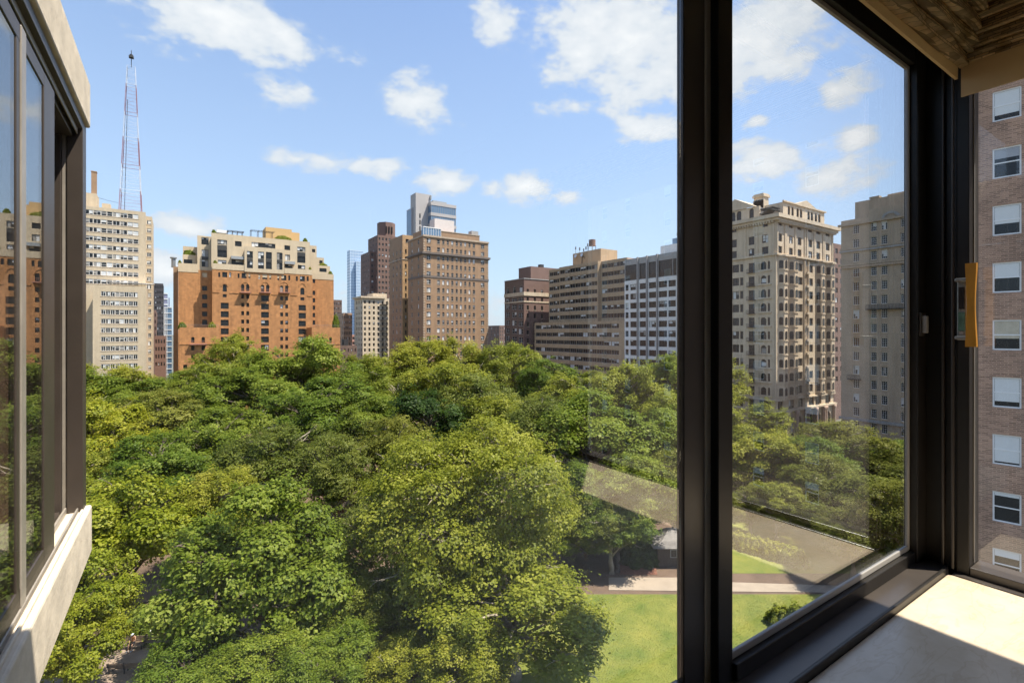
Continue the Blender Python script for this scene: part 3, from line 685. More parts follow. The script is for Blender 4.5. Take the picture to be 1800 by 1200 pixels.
def far_city():
    b, x0, x1, Y, zt = simple_tower('stepped_tower', 'dark red brick stepped tower with octagonal crown behind the tan flats', 664, 705, 415, 335, redB, 7, 3.6, frameG, blind=.35, nrow=16)
    b.core(x0 - 3.5, x0 + .3, Y + 5, Y + 24, onY(652, 440, Y)[1], redB, inset=0)
    w = [(Y + 6.2 + k * 4, Y + 7.8 + k * 4, onY(652, 443, Y)[1] - i * 3.6 - 1.8, onY(652, 443, Y)[1] - i * 3.6, 'sash') for i in range(12) for k in range(4)]
    b.facade(redB, 'X', x0 - 3.9, Y + 5, Y + 24, 0, onY(652, 440, Y)[1], w, frame=frameG)
    b.facade(redB, 'Y', Y + 4.6, x0 - 3.9, x0, 0, onY(652, 440, Y)[1], [(x0 - 2.8, x0 - 1.4, onY(652, 443, Y)[1] - i * 3.6 - 1.8, onY(652, 443, Y)[1] - i * 3.6, 'sash') for i in range(12)], frame=frameG)
    cx = (onY(672, 0, Y)[0] + onY(700, 0, Y)[0]) / 2; r = (onY(698, 0, Y)[0] - onY(669, 0, Y)[0]) / 2; zc = onY(683, 389, Y)[1]
    oc = [(cx + r * 1.05 * math.cos(R_(22.5 + 45 * k)), Y + 8 + r * 1.05 * math.sin(R_(22.5 + 45 * k))) for k in range(8)]
    b.part('crown', MB().prism(oc, zt - .6, zc), redB)
    for k in (-1.2, 0, 1.2): b.box('window', glassM, cx + k * 1.6 - .45, cx + k * 1.6 + .45, Y + 8 - r - .12, Y + 8 - r + .3, zc - 7.5, zc - 3)
    # tan flats with fire escape
    b, x0, x1, Y, zt = simple_tower('apartment_house', 'old tan apartment house with cornice and black zigzag fire escape', 637.5, 684, 524, 290, limeM, 6, 3.05, frameD, wfrac=.42, wh=1.7, blind=.25, depth=16)
    b.box('cornice', limeM, x0 - 1.3, x0 + 13, Y - 1.0, Y + .02, zt - .1, zt + .9); b.box('cornice', limeM, x0 - 1.3, x0 - .01, Y + .03, Y + 16, zt - .1, zt + .9)
    b.box('roof_house', limeM, onY(655, 0, Y + 4)[0], x1, Y + 4, Y + 14, zt - .5, onY(660, 515.5, Y + 4)[1])
    xa, xb = onY(668, 0, Y)[0], onY(681.5, 0, Y)[0]
    for i in range(11):
        z = zt - 3.4 - i * 3.05; m_ = MB().box(xa, xb, Y - 1.3, Y - .02, z - .08, z)
        for k in range(8): m_.box(xa + k * (xb - xa) / 7 - .03, xa + k * (xb - xa) / 7 + .03, Y - 1.3, Y - 1.24, z, z + 1)
        m_.box(xa, xb, Y - 1.31, Y - 1.23, z + 1, z + 1.06)
        a, c = (xa + .4, xb - .6) if i % 2 else (xb - .4, xa + .6)
        for o in (-.9, -.4): m_.tube([(a, Y + o, z), (c, Y + o, z - 3.0)], .06, 4)
        b.part('fire_escape_flight', m_, ironM)
    # far glass tower
    d = 760; Y = at(628, d)[1]; X = lambda px: onY(px, 0, Y)[0]; Z = lambda py: onY(628, py, Y)[1]
    b = Bld('glass_skyscraper', 'distant pale blue glass skyscraper of two offset volumes', 'building', X(628), Y)
    gb = mat('pale_blue_curtain_wall', (.30, .42, .58), rough=.12, var=.18, scale=.06, spec=.8); lm = mat('pale_mullion', (.60, .68, .76), rough=.4)
    for (p0, p1, yt, yo) in ((617.5, 641, 439, 6), (626.5, 645, 459, 0)):
        xa, xb = X(p0), X(p1); b.box('curtain_wall', gb, xa, xb, Y + yo, Y + yo + 16, 0, Z(yt)); m_ = MB(); z = Z(yt)
        for k in range(9): x = xa + k * (xb - xa) / 8; m_.box(x - .22, x + .22, Y + yo - .35, Y + yo - .01, 5, z)
        for j in range(int(z / 4.4)): m_.box(xa, xb, Y + yo - .2, Y + yo - .02, z - 1 - j * 4.4, z - .2 - j * 4.4)
        for j in range(int(z / 4.4)): m_.box(xa - .2, xa - .02, Y + yo, Y + yo + 16, z - 1 - j * 4.4, z - .2 - j * 4.4)
        b.part('mullion_grid', m_, lm)
    for args in (('brick_tower', 'dark brown brick apartment tower behind the right shoulder of the orange block', 586, 601, 527, 330, darkB, 4, 3.3, frameG),
                 ('brick_flats', 'light brown brick flats beside the distant glass skyscraper', 604, 619, 550, 300, mat('light_brown_brick', (.40, .25, .16), var=.12), 5, 3.2, frameG),
                 ('office_tower', 'dark charcoal office tower standing between the cream tower and orange block', 267.8, 287, 498, 330, mat('charcoal_panel', (.055, .05, .055), var=.15), 5, 3.4, frameD),
                 ('brick_house', 'narrow dark red brick house squeezed beside the cream tower', 267.5, 274.5, 545, 250, redB, 2, 3.3, frameD),
                 ('side_street_block', 'plain reddish brown brick block between the ornate and the cream stone buildings', 1466, 1500, 431, 176, redB, 4, 3.4, frameD)):
        simple_tower(*args)
    # parking garage with long openings
    d = 330; Y = at(617, d)[1]; X = lambda px: onY(px, 0, Y)[0]; Z = lambda py: onY(617, py, Y)[1]
    b = Bld('parking_garage', 'pink brick parking garage with long open decks', 'building', X(617), Y); pk = mat('pink_brick', (.48, .27, .22), var=.08)
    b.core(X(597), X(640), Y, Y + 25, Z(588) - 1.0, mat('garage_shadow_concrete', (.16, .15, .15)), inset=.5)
    for k in range(6): z = Z(588) - k * 3.3; b.box('deck_parapet', pk, X(597), X(640), Y, Y + .4, z - 1.5, z)
    for k in range(9): x = X(597) + k * (X(640) - X(597)) / 8; b.box('pier', pk, x - .3, x + .3, Y + .05, Y + .49, 0, Z(588) - .2)
    b, x0, x1, Y, zt = simple_tower('brick_warehouse', 'low dark brick warehouse with roof tanks beside the orange block', 597, 627.5, 607, 268, darkB, 5, 3.6, frameD, wfrac=.3)
    for (p, q) in ((599, 603), (608, 616)): b.box('roof_tank', ironM, onY(p, 0, Y)[0], onY(q, 0, Y)[0], Y + 4, Y + 8, zt - .5, zt + (3.2 if p > 604 else 4.4))
    # blue glass block and white-framed tower in the gap at left
    d = 260; Y = at(294, d)[1]; X = lambda px: onY(px, 0, Y)[0]; Z = lambda py: onY(294, py, Y)[1]
    b = Bld('glass_block', 'blue glass office block with white floor lines in the street gap', 'building', X(295), Y)
    b.box('curtain_wall', glassB, X(288.5), X(302), Y, Y + 14, 0, Z(540)); m_ = MB()
    for k in range(14): z = Z(540) - k * 2.9; m_.box(X(288.2), X(302), Y - .25, Y - .01, z - .25, z + .1)
    for p in (288.6, 290.5, 293.5): m_.box(X(p) - .12, X(p) + .12, Y - .2, Y - .005, 0, Z(540))
    b.part('floor_lines', m_, frameW)
    d = 420; Y = at(290, d)[1]; Xo = lambda px: onY(px, 0, Y)[0]; Zo = lambda py: onY(290, py, Y)[1]
    b = Bld('white_framed_tower', 'slim distant tower with white frame and lilac glass', 'building', Xo(290), Y)
    b.box('curtain_wall', mat('lilac_glass', (.24, .24, .33), rough=.15, var=.2), Xo(287), Xo(294.5), Y, Y + 14, 0, Zo(515)); b.box('curtain_wall', MATS['lilac_glass'], Xo(296), Xo(298.3), Y, Y + 10, 0, Zo(523)); m_ = MB()
    for k in range(9): z = Zo(515) - k * 4.6; m_.box(Xo(287) - .3, Xo(294.5) + .2, Y - .4, Y - .01, z - .8, z)
    b.part('white_frame', m_, frameW)
    simple_tower('brick_house', 'low brown brick house with pale cornice seen in the street gap', 272, 291, 590, 225, mat('brown_house_brick', (.22, .12, .085)), 4, 3.4, frameD)
    # distant roofs on the horizon
    rng = random.Random(5)
    dist = [('brick_flats', 'distant pink and grey flats on the skyline beside the dark brick building', 863, 880, 577, 520, pk, 5), ('brick_flats', 'distant red brick flats with penthouse on the skyline', 878, 900, 572, 470, redB, 6)]
    for (n_, l_, p0, p1, yt, d, mm, c) in dist: simple_tower(n_, l_, p0, p1, yt, d, mm, c, 3.2, frameG, blind=.5)
    mats_ = [mat('far_tan', (.40, .34, .28)), mat('far_grey', (.36, .38, .42)), mat('far_brick', (.34, .22, .18)), whiteM]
    for i in range(14):
        px = rng.uniform(857, 890) if i < 11 else rng.uniform(588, 640); d = rng.uniform(650, 2600); h = rng.uniform(9, 26) if rng.random() < .9 else rng.uniform(30, 42)
        x, y = at(px, d); w = rng.uniform(9, 22)
        bb = empty('distant_house', (x, y, 0), 'small pale or brick house far off among the skyline roofs', 'building', 'far-off skyline houses'); bb['_abs'] = 1
        MB().box(x - w / 2, x + w / 2, y, y + w, 0, h).build('wall', mats_[i % 4], bb); MB().box(x - w / 2 - .3, x + w / 2 + .3, y - .3, y + w + .3, h, h + .7).build('roof', roofM, bb)
        m_ = MB()
        for j in range(int(h / 3.4)):
            for k in range(int(w / 3)): m_.box(x - w / 2 + .8 + k * 3, x - w / 2 + 2.2 + k * 3, y - .08, y + .02, h - 2.8 - j * 3.4, h - 1.2 - j * 3.4)
        m_.build('window_grid', glassM, bb)
far_city()

# ---- dark red brick corner building
def dark_corner():
    XC, YC = 124.0, 176.0
    b = Bld('brick_corner_building', 'dark red brick corner building with arched top windows and cream stone band', 'building', XC + 13, YC)
    Yw = lambda px: onX(px, 0, XC)[0]
    Zx = lambda px, py: onX(px, py, XC)[1]
    y1 = Yw(887); zt = Zx(921, 490); fl = 3.55; ws = []
    for k, (p, q) in enumerate(((889.5, 896), (900, 908.5), (911.5, 920))):
        ya, yb = Yw(q), Yw(p); ym = (ya + yb) / 2
        zc = Zx((p + q) / 2, 501 + (2 - k) * 2.2); ws.append((ym - 1.1, ym + 1.1, zc - 3.0, zc, 'arch'))
        zc2 = Zx((p + q) / 2, 522 + (2 - k) * 1.5)
        ws += [(ya + .15, ym - .15, zc2 - 1.7, zc2, 'sash'), (ym + .15, yb - .15, zc2 - 1.7, zc2, 'sash')]
        for i in range(9):
            z = Zx((p + q) / 2, 533.5) - i * fl - .3; ws += [(ya + .15, ym - .12, z - 2.3, z, 'sash'), (ym + .12, yb - .15, z - 2.3, z, 'sash')]
    b.facade(darkB, 'X', XC, YC + .42, y1, 0, zt, ws, rec=.25, frame=frameW, blind=.35)
    Yf = YC; X = lambda px: onY(px, 0, Yf)[0]; Z = lambda px, py: onY(px, py, Yf)[1]
    ws = []
    for (p, q) in ((926, 929.5), (938.5, 942), (951, 954.5)):
        for i in range(12): z = Z(940, 508.5) - i * fl; ws.append((X(p), X(q), z - 2, z, 'sash'))
    b.facade(redB, 'Y', Yf, XC, XC + 27, 0, zt, ws, rec=.25, frame=frameD, trim=limeM, blind=.15)
    b.core(XC, XC + 27, YC, y1, zt - .6, roofM)
    for (py, h, o) in ((519.5, 1.6, .3), (531, .6, .2)):
        z = Zx(921, py); b.box('stone_band', limeM, XC - o, XC + 27, Yf - o, Yf + .05, z, z + h); b.box('stone_band', limeM, XC - o, XC + .05, Yf + .06, y1, z, z + h)
    b.box('coping', greyM, XC - .2, XC + 27, Yf - .2, Yf + .3, zt, zt + .35); b.box('coping', greyM, XC - .2, XC + .3, Yf + .31, y1, zt, zt + .35)
    Yr = 190.0; b.box('roof_house', redB, onY(933, 0, Yr)[0], onY(985, 0, Yr)[0], Yr, Yr + 10, zt - .5, onY(940, 468.5, Yr)[1]); b.box('roof_vent', ironM, onY(950, 0, Yr + 2)[0], onY(956, 0, Yr + 2)[0], Yr + 2, Yr + 4, onY(950, 469, Yr + 2)[1] - 1, onY(950, 464.5, Yr + 2)[1])
dark_corner()

# ---- tan concrete flats with ribbon windows
def ribbon_flats():
    XL, XU = 128.0, 131.5
    b = Bld('ribbon_window_flats', 'tan concrete apartment block with continuous dark ribbon windows and setback upper floors', 'building', XL + 12, 148)
    Y = lambda px, Xp=XL: onX(px, 0, Xp)[0]
    Z = lambda px, py, Xp=XL: onX(px, py, Xp)[1]
    y0, y1 = Y(1097.5), Y(939.5); zt = Z(1088, 563); fl = 3.1
    ws = []; ya, yb = Y(1088), Y(941.5); n = 13; zf = Z(1086, 568.5)
    for i in range(11):
        z = zf - i * fl
        for k in range(n): ws.append((ya + k * (yb - ya) / n + .03, ya + (k + 1) * (yb - ya) / n - .03, z - 1.62, z, 'multi'))
    b.facade(conB, 'X', XL, y0, y1, 0, zt, ws, rec=.3, frame=frameG, blind=.34)
    b.facade(conB, 'Y', y0 - .01, XL + .42, XL + 24, 0, zt, [], rec=.3)
    b.core(XL, XL + 24, y0, y1, zt - .7, roofM)
    m_ = MB()
    for k in range(22): yy = y0 + .5 + k * (y1 - y0 - 1) / 21; m_.box(XL + .3, XL + .35, yy - .02, yy + .02, zt, zt + 1)
    m_.box(XL + .28, XL + .37, y0 + .4, y1 - .4, zt + 1, zt + 1.05); b.part('terrace_railing', m_, ironM)
    # upper floors: projecting middle, recessed ends
    yu0, yu1, yu2, yu3 = Y(1096, XU), Y(1051, XU), Y(983, XU), Y(961, XU)
    ztu = Z(1051, 458.5, XU)
    segs = ((yu1 + .02, yu2, XU, 7, ztu), (yu0, yu1, XU + 1.6, 4, ztu - .15), (yu2 + .02, yu3, XU + 1.2, 3, ztu - .15))
    for (a, c, xp, n, zt2) in segs:
        ws = []
        for i in range(7):
            z = ztu - 1.25 - i * fl
            for k in range(n): ws.append((a + .35 + k * (c - a - .7) / n + .03, a + .35 + (k + 1) * (c - a - .7) / n - .03, z - 1.62, z, 'multi'))
        b.facade(conB, 'X', xp, a, c, zt - .75, zt2, ws, rec=.3, frame=frameG, blind=.34)
        b.core(xp, XL + 22, a, c, zt2 - .4, conB, z0=zt - .74)
    b.facade(conB, 'Y', yu1 - .01, XU + .42, XU + 1.55, zt - .74, ztu - .01, [], rec=.1)
    b.facade(mat('pinkish_concrete', (.52, .36, .26), var=.08), 'Y', yu0 - .02, XU + 2.1, XU + 8, zt - .74, ztu - .2, [(XU + 2.6, XU + 7, ztu - 1.25 - i * fl - 1.62, ztu - 1.25 - i * fl, 'multi') for i in range(7)], rec=.3, frame=frameG)
    # roof plant room, tank, aerials
    Xr = XU + 5; ya, yb = Y(1056, Xr), Y(1007, Xr); zr = Z(1056, 436.5, Xr)
    b.box('plant_room', conB, Xr, Xr + 9, ya, yb, ztu - .5, zr)
    cy = Y(1041, Xr + 3); cz = zr + 1.2; m_ = MB()
    for dx, dy in ((-1, -1), (1, -1), (1, 1), (-1, 1)): m_.tube([(Xr + 3 + dx, cy + dy, zr - .1), (Xr + 3 + dx, cy + dy, zr + 2.4)], .14, 5)
    b.part('tank_stand', m_, steelM)
    b.part('water_tank', MB().tube([(Xr + 3, cy, zr + 2.35), (Xr + 3, cy, zr + 4.8)], 1.35, 16).tube([(Xr + 3, cy, zr + 4.8), (Xr + 3, cy, zr + 5.1)], [1.4, .2], 16), mat('rusty_timber', (.20, .12, .09)))
    for px, hh in ((1012, 3), (1019, 2.4), (1026, 1.6), (1030, 2.2), (1033, 3.3)):
        yy = Y(px, Xr + 1); b.part('aerial', MB().tube([(Xr + 1, yy, zr - .1), (Xr + 1, yy, zr + hh)], .10, 5).box(Xr + .85, Xr + 1.15, yy - .25, yy + .25, zr + hh - 1.2, zr + hh - .1), steelM)
    for px in (1013, 1024): yy = Y(px, Xr - .1); b.part('dish', MB().tube([(Xr - .05, yy, zr - 1.3), (Xr - .6, yy, zr - 1.2)], [.2, .75], 12), whiteP)
    b.part('roof_pipework', MB().tube([(Xr - .3, Y(1024, Xr), ztu - .4), (Xr - .3, Y(1024, Xr), zr - 1.5), (Xr - .3, Y(1028, Xr), zr - 2.4)], .15, 5), ironM)
ribbon_flats()

# ---- white modern office
def white_office():
    XW = 128.0
    Y = lambda px: onX(px, 0, XW)[0]
    Z = lambda px, py: onX(px, py, XW)[1]
    y0, y1 = Y(1191), Y(1097.8); zt = Z(1180, 443.5); fl = 3.14
    b = Bld('white_office_building', 'white panelled modern office block with grey fins and dark glazed top storeys', 'building', XW + 10, 110)
    zrow = Z(1125, 498.2); cols_ = ((1099.3, 1104.8), (1107.7, 1120.5), (1124, 1136.8), (1140.2, 1154.2), (1157.6, 1172.5), (1174.8, 1187.8)); ws = []
    for i in range(12):
        z = zrow - i * fl
        for k, (p, q) in enumerate(cols_): ws.append((Y(q), Y(p), z - 2.0, z, 'sash' if k == 0 else 'multi'))
    ztop2 = Z(1180, 485.2)
    b.facade(whiteM, 'X', XW, y0, y1, 0, ztop2, ws, rec=.35, frame=frameD, blind=.25)
    ws = [(Y(q), Y(p), ztop2 + .2, Z(1180, 455), 'multi') for (p, q) in ((1099, 1120), (1123.5, 1137.5), (1140, 1155), (1157.5, 1182), (1183, 1189))]
    b.facade(greyM, 'X', XW + .02, y0, y1, ztop2 + .01, zt, ws, rec=.25, frame=frameD, blind=0)
    for p in (1121.7, 1138, 1156): b.box('fin', mat('grey_metal_fin', (.30, .29, .28), rough=.5), XW - .55, XW + .3, Y(p) - .22, Y(p) + .22, 0, zt + .15)
    b.core(XW, XW + 20, y0, y1, zt - .6, roofM, inset=.62)
    ws = [(XW + 1.2 + k * 3.8, XW + 4.6 + k * 3.8, zrow + 4 - i * fl - 2.0, zrow + 4 - i * fl, 'multi') for i in range(13) for k in range(5)]
    b.facade(mat('bronze_panel', (.10, .085, .075), var=.1), 'Y', y0 - .01, XW + .9, XW + 20, 0, zt - .01, ws, rec=.2, frame=frameD, blind=0)
    b.box('corner_pier', mat('warm_stone_pier', (.50, .36, .24)), XW + .0, XW + .88, y0 - .25, y0 - .02, 0, zt)
    Xr = XW + 9; yr = lambda px: onX(px, 0, Xr)[0]
    b.box('plant_house', whiteM, Xr, Xr + 8, yr(1215), yr(1161), zt - .5, onX(1180, 429.5, Xr)[1])
    b.box('plant_glass', glassB, Xr + 3, Xr + 7, onX(1215, 0, Xr + 3)[0], onX(1182, 0, Xr + 3)[0], zt, onX(1190, 418, Xr + 3)[1])
    for p in (1177, 1183, 1187, 1193): b.box('roof_vent', ironM, Xr - 1.2, Xr - .4, onX(p, 0, Xr)[0] - .35, onX(p, 0, Xr)[0] + .35, zt - .1, zt + 1.5)
white_office()

# ---- ornate limestone apartment house with bays
def ornate_house():
    XC, YC = 124.0, 67.0
    Yx = lambda px: onX(px, 0, XC)[0]
    Zx = lambda px, py: onX(px, py, XC)[1]
    X = lambda px: onY(px, 0, YC)[0]
    Z = lambda px, py: onY(px, py, YC)[1]
    zc0 = Z(1364, 376.5)            # cornice top
    y1 = Yx(1195); x1 = X(1465)
    b = Bld('ornate_apartment_house', 'ornate limestone apartment house with tiers of bay windows, heavy cornice and pediments', 'building', XC + 15, YC)
    fl = 3.54; zr = [Zx(1364, 457 + 0) - i * fl for i in range(10)]; zbelt = Z(1364, 448)
    ws = []
    z3 = Zx(1364, 389); z2 = Zx(1364, 409); z1 = Zx(1364, 431)
    cols_ = ((1284, 1295, 'case'), (1297, 1306.5, 'case'), (1316, 1326, 'case'), (1339.5, 1350.5, 'pair'), (1262, 1273, 'case'), (1240, 1251, 'case'), (1219, 1229, 'case'))
    for (p, q, k) in cols_:
        if p == 1297: continue
        ya, yb = Yx(q), Yx(p)
        ws += [(ya, yb, z2 - 2.1, z2, k), (ya, yb, z1 - 2.3, z1, k)]
        if p != 1316: ws.append((ya + .1, yb - .1, z3 - .9, z3, 'case'))
    for z in zr:
        for (p, q, k) in ((1287.5, 1299, 'case'), (1301, 1306.5, 'sash'), (1283, 1285.6, 'sash'), (1316, 1326.3, 'tall'), (1337, 1347, 'arch'), (1349.5, 1353.6, 'arch'), (1333.6, 1334.9, 'sash'), (1262, 1270, 'arch'), (1240, 1250, 'tall'), (1219, 1229, 'arch')):
            hh = 2.05 if k != 'tall' else 2.5
            ws.append((Yx(q), Yx(p), z - hh, z, k))
    zb = zr[-1] - fl + .2
    for (p, q) in ((1292, 1306), (1316, 1326), (1334, 1355), (1262, 1272)): ws.append((Yx(q), Yx(p), zb - 2.3, zb, 'multi'))
    zg = Z(1364, 726.5)
    for (p, q) in ((1340, 1352), (1318, 1330), (1292, 1306)): ws.append((Yx(q), Yx(p), zg - 6.2, zg - 1.6, 'arch'))
    b.facade(limeM, 'X', XC, YC + .42, y1, 0, zc0 - .9, ws, rec=.32, frame=frameD, blind=.12)
    # right face
    ws = []
    for c in (1371.5, 1390.5, 1405.5, 1424.5, 1438.5, 1455):
        w2 = 3.3
        for z, hh in ((z2, 2.0), (z1, 2.4)): ws.append((X(c - w2), X(c + w2), z - hh, z, 'pair'))
        ws.append((X(c - w2 - .4), X(c + w2 + .4), z3 - .9, z3, 'case'))
    for z in zr:
        ws += [(X(1401.5), X(1410.8), z - 2.0, z, 'three'), (X(1420.5), X(1429), z - 2.0, z, 'three'), (X(1415), X(1417.4), z - 2.0, z, 'sash')]
    for (p, q) in ((1367.5, 1376.5), (1386.5, 1396.5), (1402.5, 1412), (1421.5, 1431), (1434, 1444), (1451, 1460)): ws.append((X(p), X(q), zb - 2.3, zb, 'multi'))
    for c in (1371.8, 1391, 1405.5, 1424.8, 1438.5, 1455.5): ws += [(X(c - 4.6), X(c + 4.6), zg - 6.6, zg - 1.7, 'arch'), (X(c - 4.2), X(c + 4.2), zg - 11.3, zg - 7.4, 'case')]
    b.facade(limeM, 'Y', YC, XC, x1, 0, zc0 - .9, ws, rec=.32, frame=frameD, blind=.12)
    b.core(XC, x1, YC, y1, zc0 - .95, roofM)
    # half-hexagon bays on the right face
    def bay(p0, p1, name='bay'):
        xa, xb = X(p0), X(p1); w = xb - xa; o = 1.05; s_ = w * .30
        zt, z0_ = zbelt - .3, zr[-1] - 2.9
        pts = [(xa, YC), (xa + s_, YC - o), (xb - s_, YC - o), (xb, YC)]
        m_ = MB().prism(pts, z0_, zt)
        L0 = b.r.location
        b.part('bay_shaft', m_, limeM)
        for z in zr:
            st = MB()
            e = .14; q = [(xa - e, YC), (xa + s_ - e * .6, YC - o - e), (xb - s_ + e * .6, YC - o - e), (xb + e, YC)]
            st.prism(q, z - 2.55, z - 2.3); b.part('bay_sill_band', st, limeM)
            for (u, v_) in ((pts[0], pts[1]), (pts[1], pts[2]), (pts[2], pts[3])):
                mx, my = (u[0] + v_[0]) / 2, (u[1] + v_[1]) / 2; an = math.atan2(v_[1] - u[1], v_[0] - u[0]); ln = math.hypot(v_[0] - u[0], v_[1] - u[1])
                me = window_mesh(round(min(.95, ln * .62), 2), 2.05, 'archp', .06, frameD, limeM, 0, limeM)
                ob = bpy.data.objects.new('window', me); nx_, ny_ = math.sin(an), -math.cos(an)
                ob.location = (mx + nx_ * .07 - L0[0], my + ny_ * .07 - L0[1], z - 2.05); ob.rotation_euler = (0, 0, an); link(ob, b.r)
        b.part('bay_cap', MB().prism([(xa - .2, YC), (xa + s_ - .1, YC - o - .35), (xb - s_ + .1, YC - o - .35), (xb + .2, YC)], zt, zt + .35), limeM)
        b.part('bay_foot', MB().prism([(xa, YC), (xa + s_, YC - o), (xb - s_, YC - o), (xb, YC)], z0_ - .35, z0_ - .01), limeM)
    for (p0, p1) in ((1367, 1381.8), (1385.5, 1399.8), (1433, 1447.3), (1450.5, 1464)): bay(p0, p1)
    # small balconies between the triple windows, iron balconies on the left face
    for z in zr:
        b.part('small_balcony', MB().prism([(X(1413.5), YC), (X(1414), YC - .8), (X(1418.5), YC - .8), (X(1419), YC)], z - 2.6, z - 2.0), limeM)
    b.box('pier', limeM, X(1412.3), X(1413.4), YC - .35, YC + .02, zr[-1] - 4, zbelt); b.box('pier', limeM, X(1419.2), X(1420.2), YC - .35, YC + .02, zr[-1] - 4, zbelt)
    for z in zr[:9]:
        ya, yb = Yx(1328), Yx(1314.3); m_ = MB().box(XC - .75, XC + .01, ya, yb, z - 2.62, z - 2.5)
        for k in range(9): yy = ya + .04 + k * (yb - ya - .08) / 8; m_.box(XC - .74, XC - .70, yy - .03, yy + .03, z - 2.5, z - 1.65)
        m_.box(XC - .75, XC - .68, ya, yb, z - 1.66, z - 1.6); b.part('iron_balcony', m_, ironM)
    for z in zr:   # rounded bay ledges on the left face
        b.box('ledge', limeM, XC - .28, XC + .01, Yx(1356.5), Yx(1332), z - 2.5, z - 2.25)
    # pilasters between top windows, belts, cornice
    for p in (1366, 1379.5, 1381.5, 1397.5, 1414, 1417.5, 1431, 1446.5, 1448.5, 1462.5):
        b.box('pilaster', limeM, X(p) - .22, X(p) + .22, YC - .22, YC + .02, zbelt + .3, zc0 - 2.2)
    for p in (1310, 1331, 1360): b.box('pilaster', limeM, XC - .22, XC + .02, Yx(p) - .25, Yx(p) + .25, zbelt + .3, zc0 - 2.2)
    def belt(z, h, o):
        b.box('cornice', limeM, XC - o, x1 + o, YC - o, YC + .01, z, z + h); b.box('cornice', limeM, XC - o, XC + .01, YC + .02, y1, z, z + h)
    belt(zbelt, .5, .55); belt(zc0 - .9, .9, 1.45); belt(zc0 - 1.5, .55, .9); belt(zg, .45, .7); belt(zr[-1] - 3.35, .35, .45)
    m_ = MB()
    for k in range(44): x = XC + .3 + k * (x1 - XC - .5) / 43; m_.box(x - .16, x + .16, YC - .85, YC - .02, zc0 - 2.0, zc0 - 1.52)
    for k in range(40): yy = YC + .6 + k * (y1 - YC - 1) / 39; m_.box(XC - .85, XC - .02, yy - .16, yy + .16, zc0 - 2.0, zc0 - 1.52)
    b.part('dentils', m_, limeM)
    # ground floor columns on the right face
    for c in (1381, 1384, 1398.6, 1414.5, 1418, 1431.9, 1446, 1449, 1463.5):
        b.part('column', MB().tube([(X(c), YC - .45, 0), (X(c), YC - .45, 1.2), (X(c), YC - .45, zg - 1.2), (X(c), YC - .45, zg - .7), (X(c), YC - .45, zg - .02)], [.55, .42, .38, .5, .55], 12), mat('pinkish_stone', (.52, .37, .28)), smooth=True)
    # attic storey: left pavilion, right pavilion with pediments, terrace between with pergola
    def pediment(name, pts, d): b.part(name, MB().poly(pts), limeM)
    zt = zc0
    xa = XC + 2.6
    def attic_left():
        Xp = XC + 1.2; ya, yb = onX(1335, 0, Xp)[0], onX(1262, 0, Xp)[0]; z1_ = onX(1335, 361.5, Xp)[1]
        w = [(onX(q, 0, Xp)[0], onX(p, 0, Xp)[0], zt + .5, zt + 3.1, 'arch') for (p, q) in ((1285, 1292.5), (1295, 1303), (1317, 1325), (1266, 1273))]
        b.facade(limeM, 'X', Xp, ya, yb, zt - .02, z1_, w, rec=.3, frame=frameD, blind=0); b.core(Xp, Xp + 9, ya, yb, z1_ - .2, roofM, z0=zt - .9)
        ym, zp = onX(1293, 350.5, Xp); hwid = abs(onX(1329, 0, Xp)[0] - ym)
        b.part('pediment', MB().poly([(Xp - .35, ym - hwid, z1_), (Xp - .35, ym + hwid, z1_), (Xp - .35, ym, zp)]).poly([(Xp - .35, ym - hwid, z1_), (Xp - .35, ym, zp), (Xp + 8, ym, zp), (Xp + 8, ym - hwid, z1_)]).poly([(Xp - .35, ym + hwid, z1_), (Xp - .35, ym, zp), (Xp + 8, ym, zp), (Xp + 8, ym + hwid, z1_)]), limeM)
    attic_left()
    Yp = YC + 1.2; Xq = lambda px: onY(px, 0, Yp)[0]
    z1_ = onY(1385, 357, Yp)[1]; xs, xe = Xq(1376.5), Xq(1449)
    w = [(Xq(c - 2.1), Xq(c + 2.1), zt + .7, zt + 3.5, 'arch') for c in (1387, 1393.3, 1402.2, 1408.2, 1421.5, 1427.3, 1434.3, 1440.2)]
    b.facade(limeM, 'Y', Yp, xs, xe, zt - .02, z1_, w, rec=.3, frame=frameD, blind=0); b.core(xs, xe, Yp, Yp + 9, z1_ - .2, roofM, z0=zt - .9)
    b.facade(limeM, 'X', xs - .01, Yp + .01, Yp + 8, zt - .02, z1_ - .01, [], rec=.2)
    b.box('attic_cornice', limeM, xs - .4, xe + .4, Yp - .4, Yp + .02, z1_, z1_ + .35)
    xm, zp = onY(1416, 353, Yp); hwid = Xq(1433) - xm
    b.part('pediment', MB().poly([(xm - hwid, Yp - .35, z1_ + .35), (xm + hwid, Yp - .35, z1_ + .35), (xm, Yp - .35, zp)]).poly([(xm - hwid, Yp - .35, z1_ + .35), (xm, Yp - .35, zp), (xm, Yp + 8, zp), (xm - hwid, Yp + 8, z1_ + .35)]).poly([(xm + hwid, Yp - .35, z1_ + .35), (xm, Yp - .35, zp), (xm, Yp + 8, zp), (xm + hwid, Yp + 8, z1_ + .35)]), limeM)
    # back attic wall, chimney, terrace pergola
    b.box('attic_wall', limeM, XC + 5, xs + .1, YC + 6, YC + 9, zt - .9, onY(1370, 357, YC + 6)[1])
    ch = (onX(1337, 0, XC + 6)[0]); zc_ = onX(1337, 348, XC + 6)[1]
    b.part('chimney', MB().box(XC + 5, XC + 7.6, ch - 1.3, ch + 1.3, zt - .5, zc_).box(XC + 4.7, XC + 7.9, ch - 1.6, ch + 1.6, zc_, zc_ + .5).box(XC + 4.9, XC + 7.7, ch - 1.4, ch + 1.4, zc_ + .5, zc_ + .9), limeM)
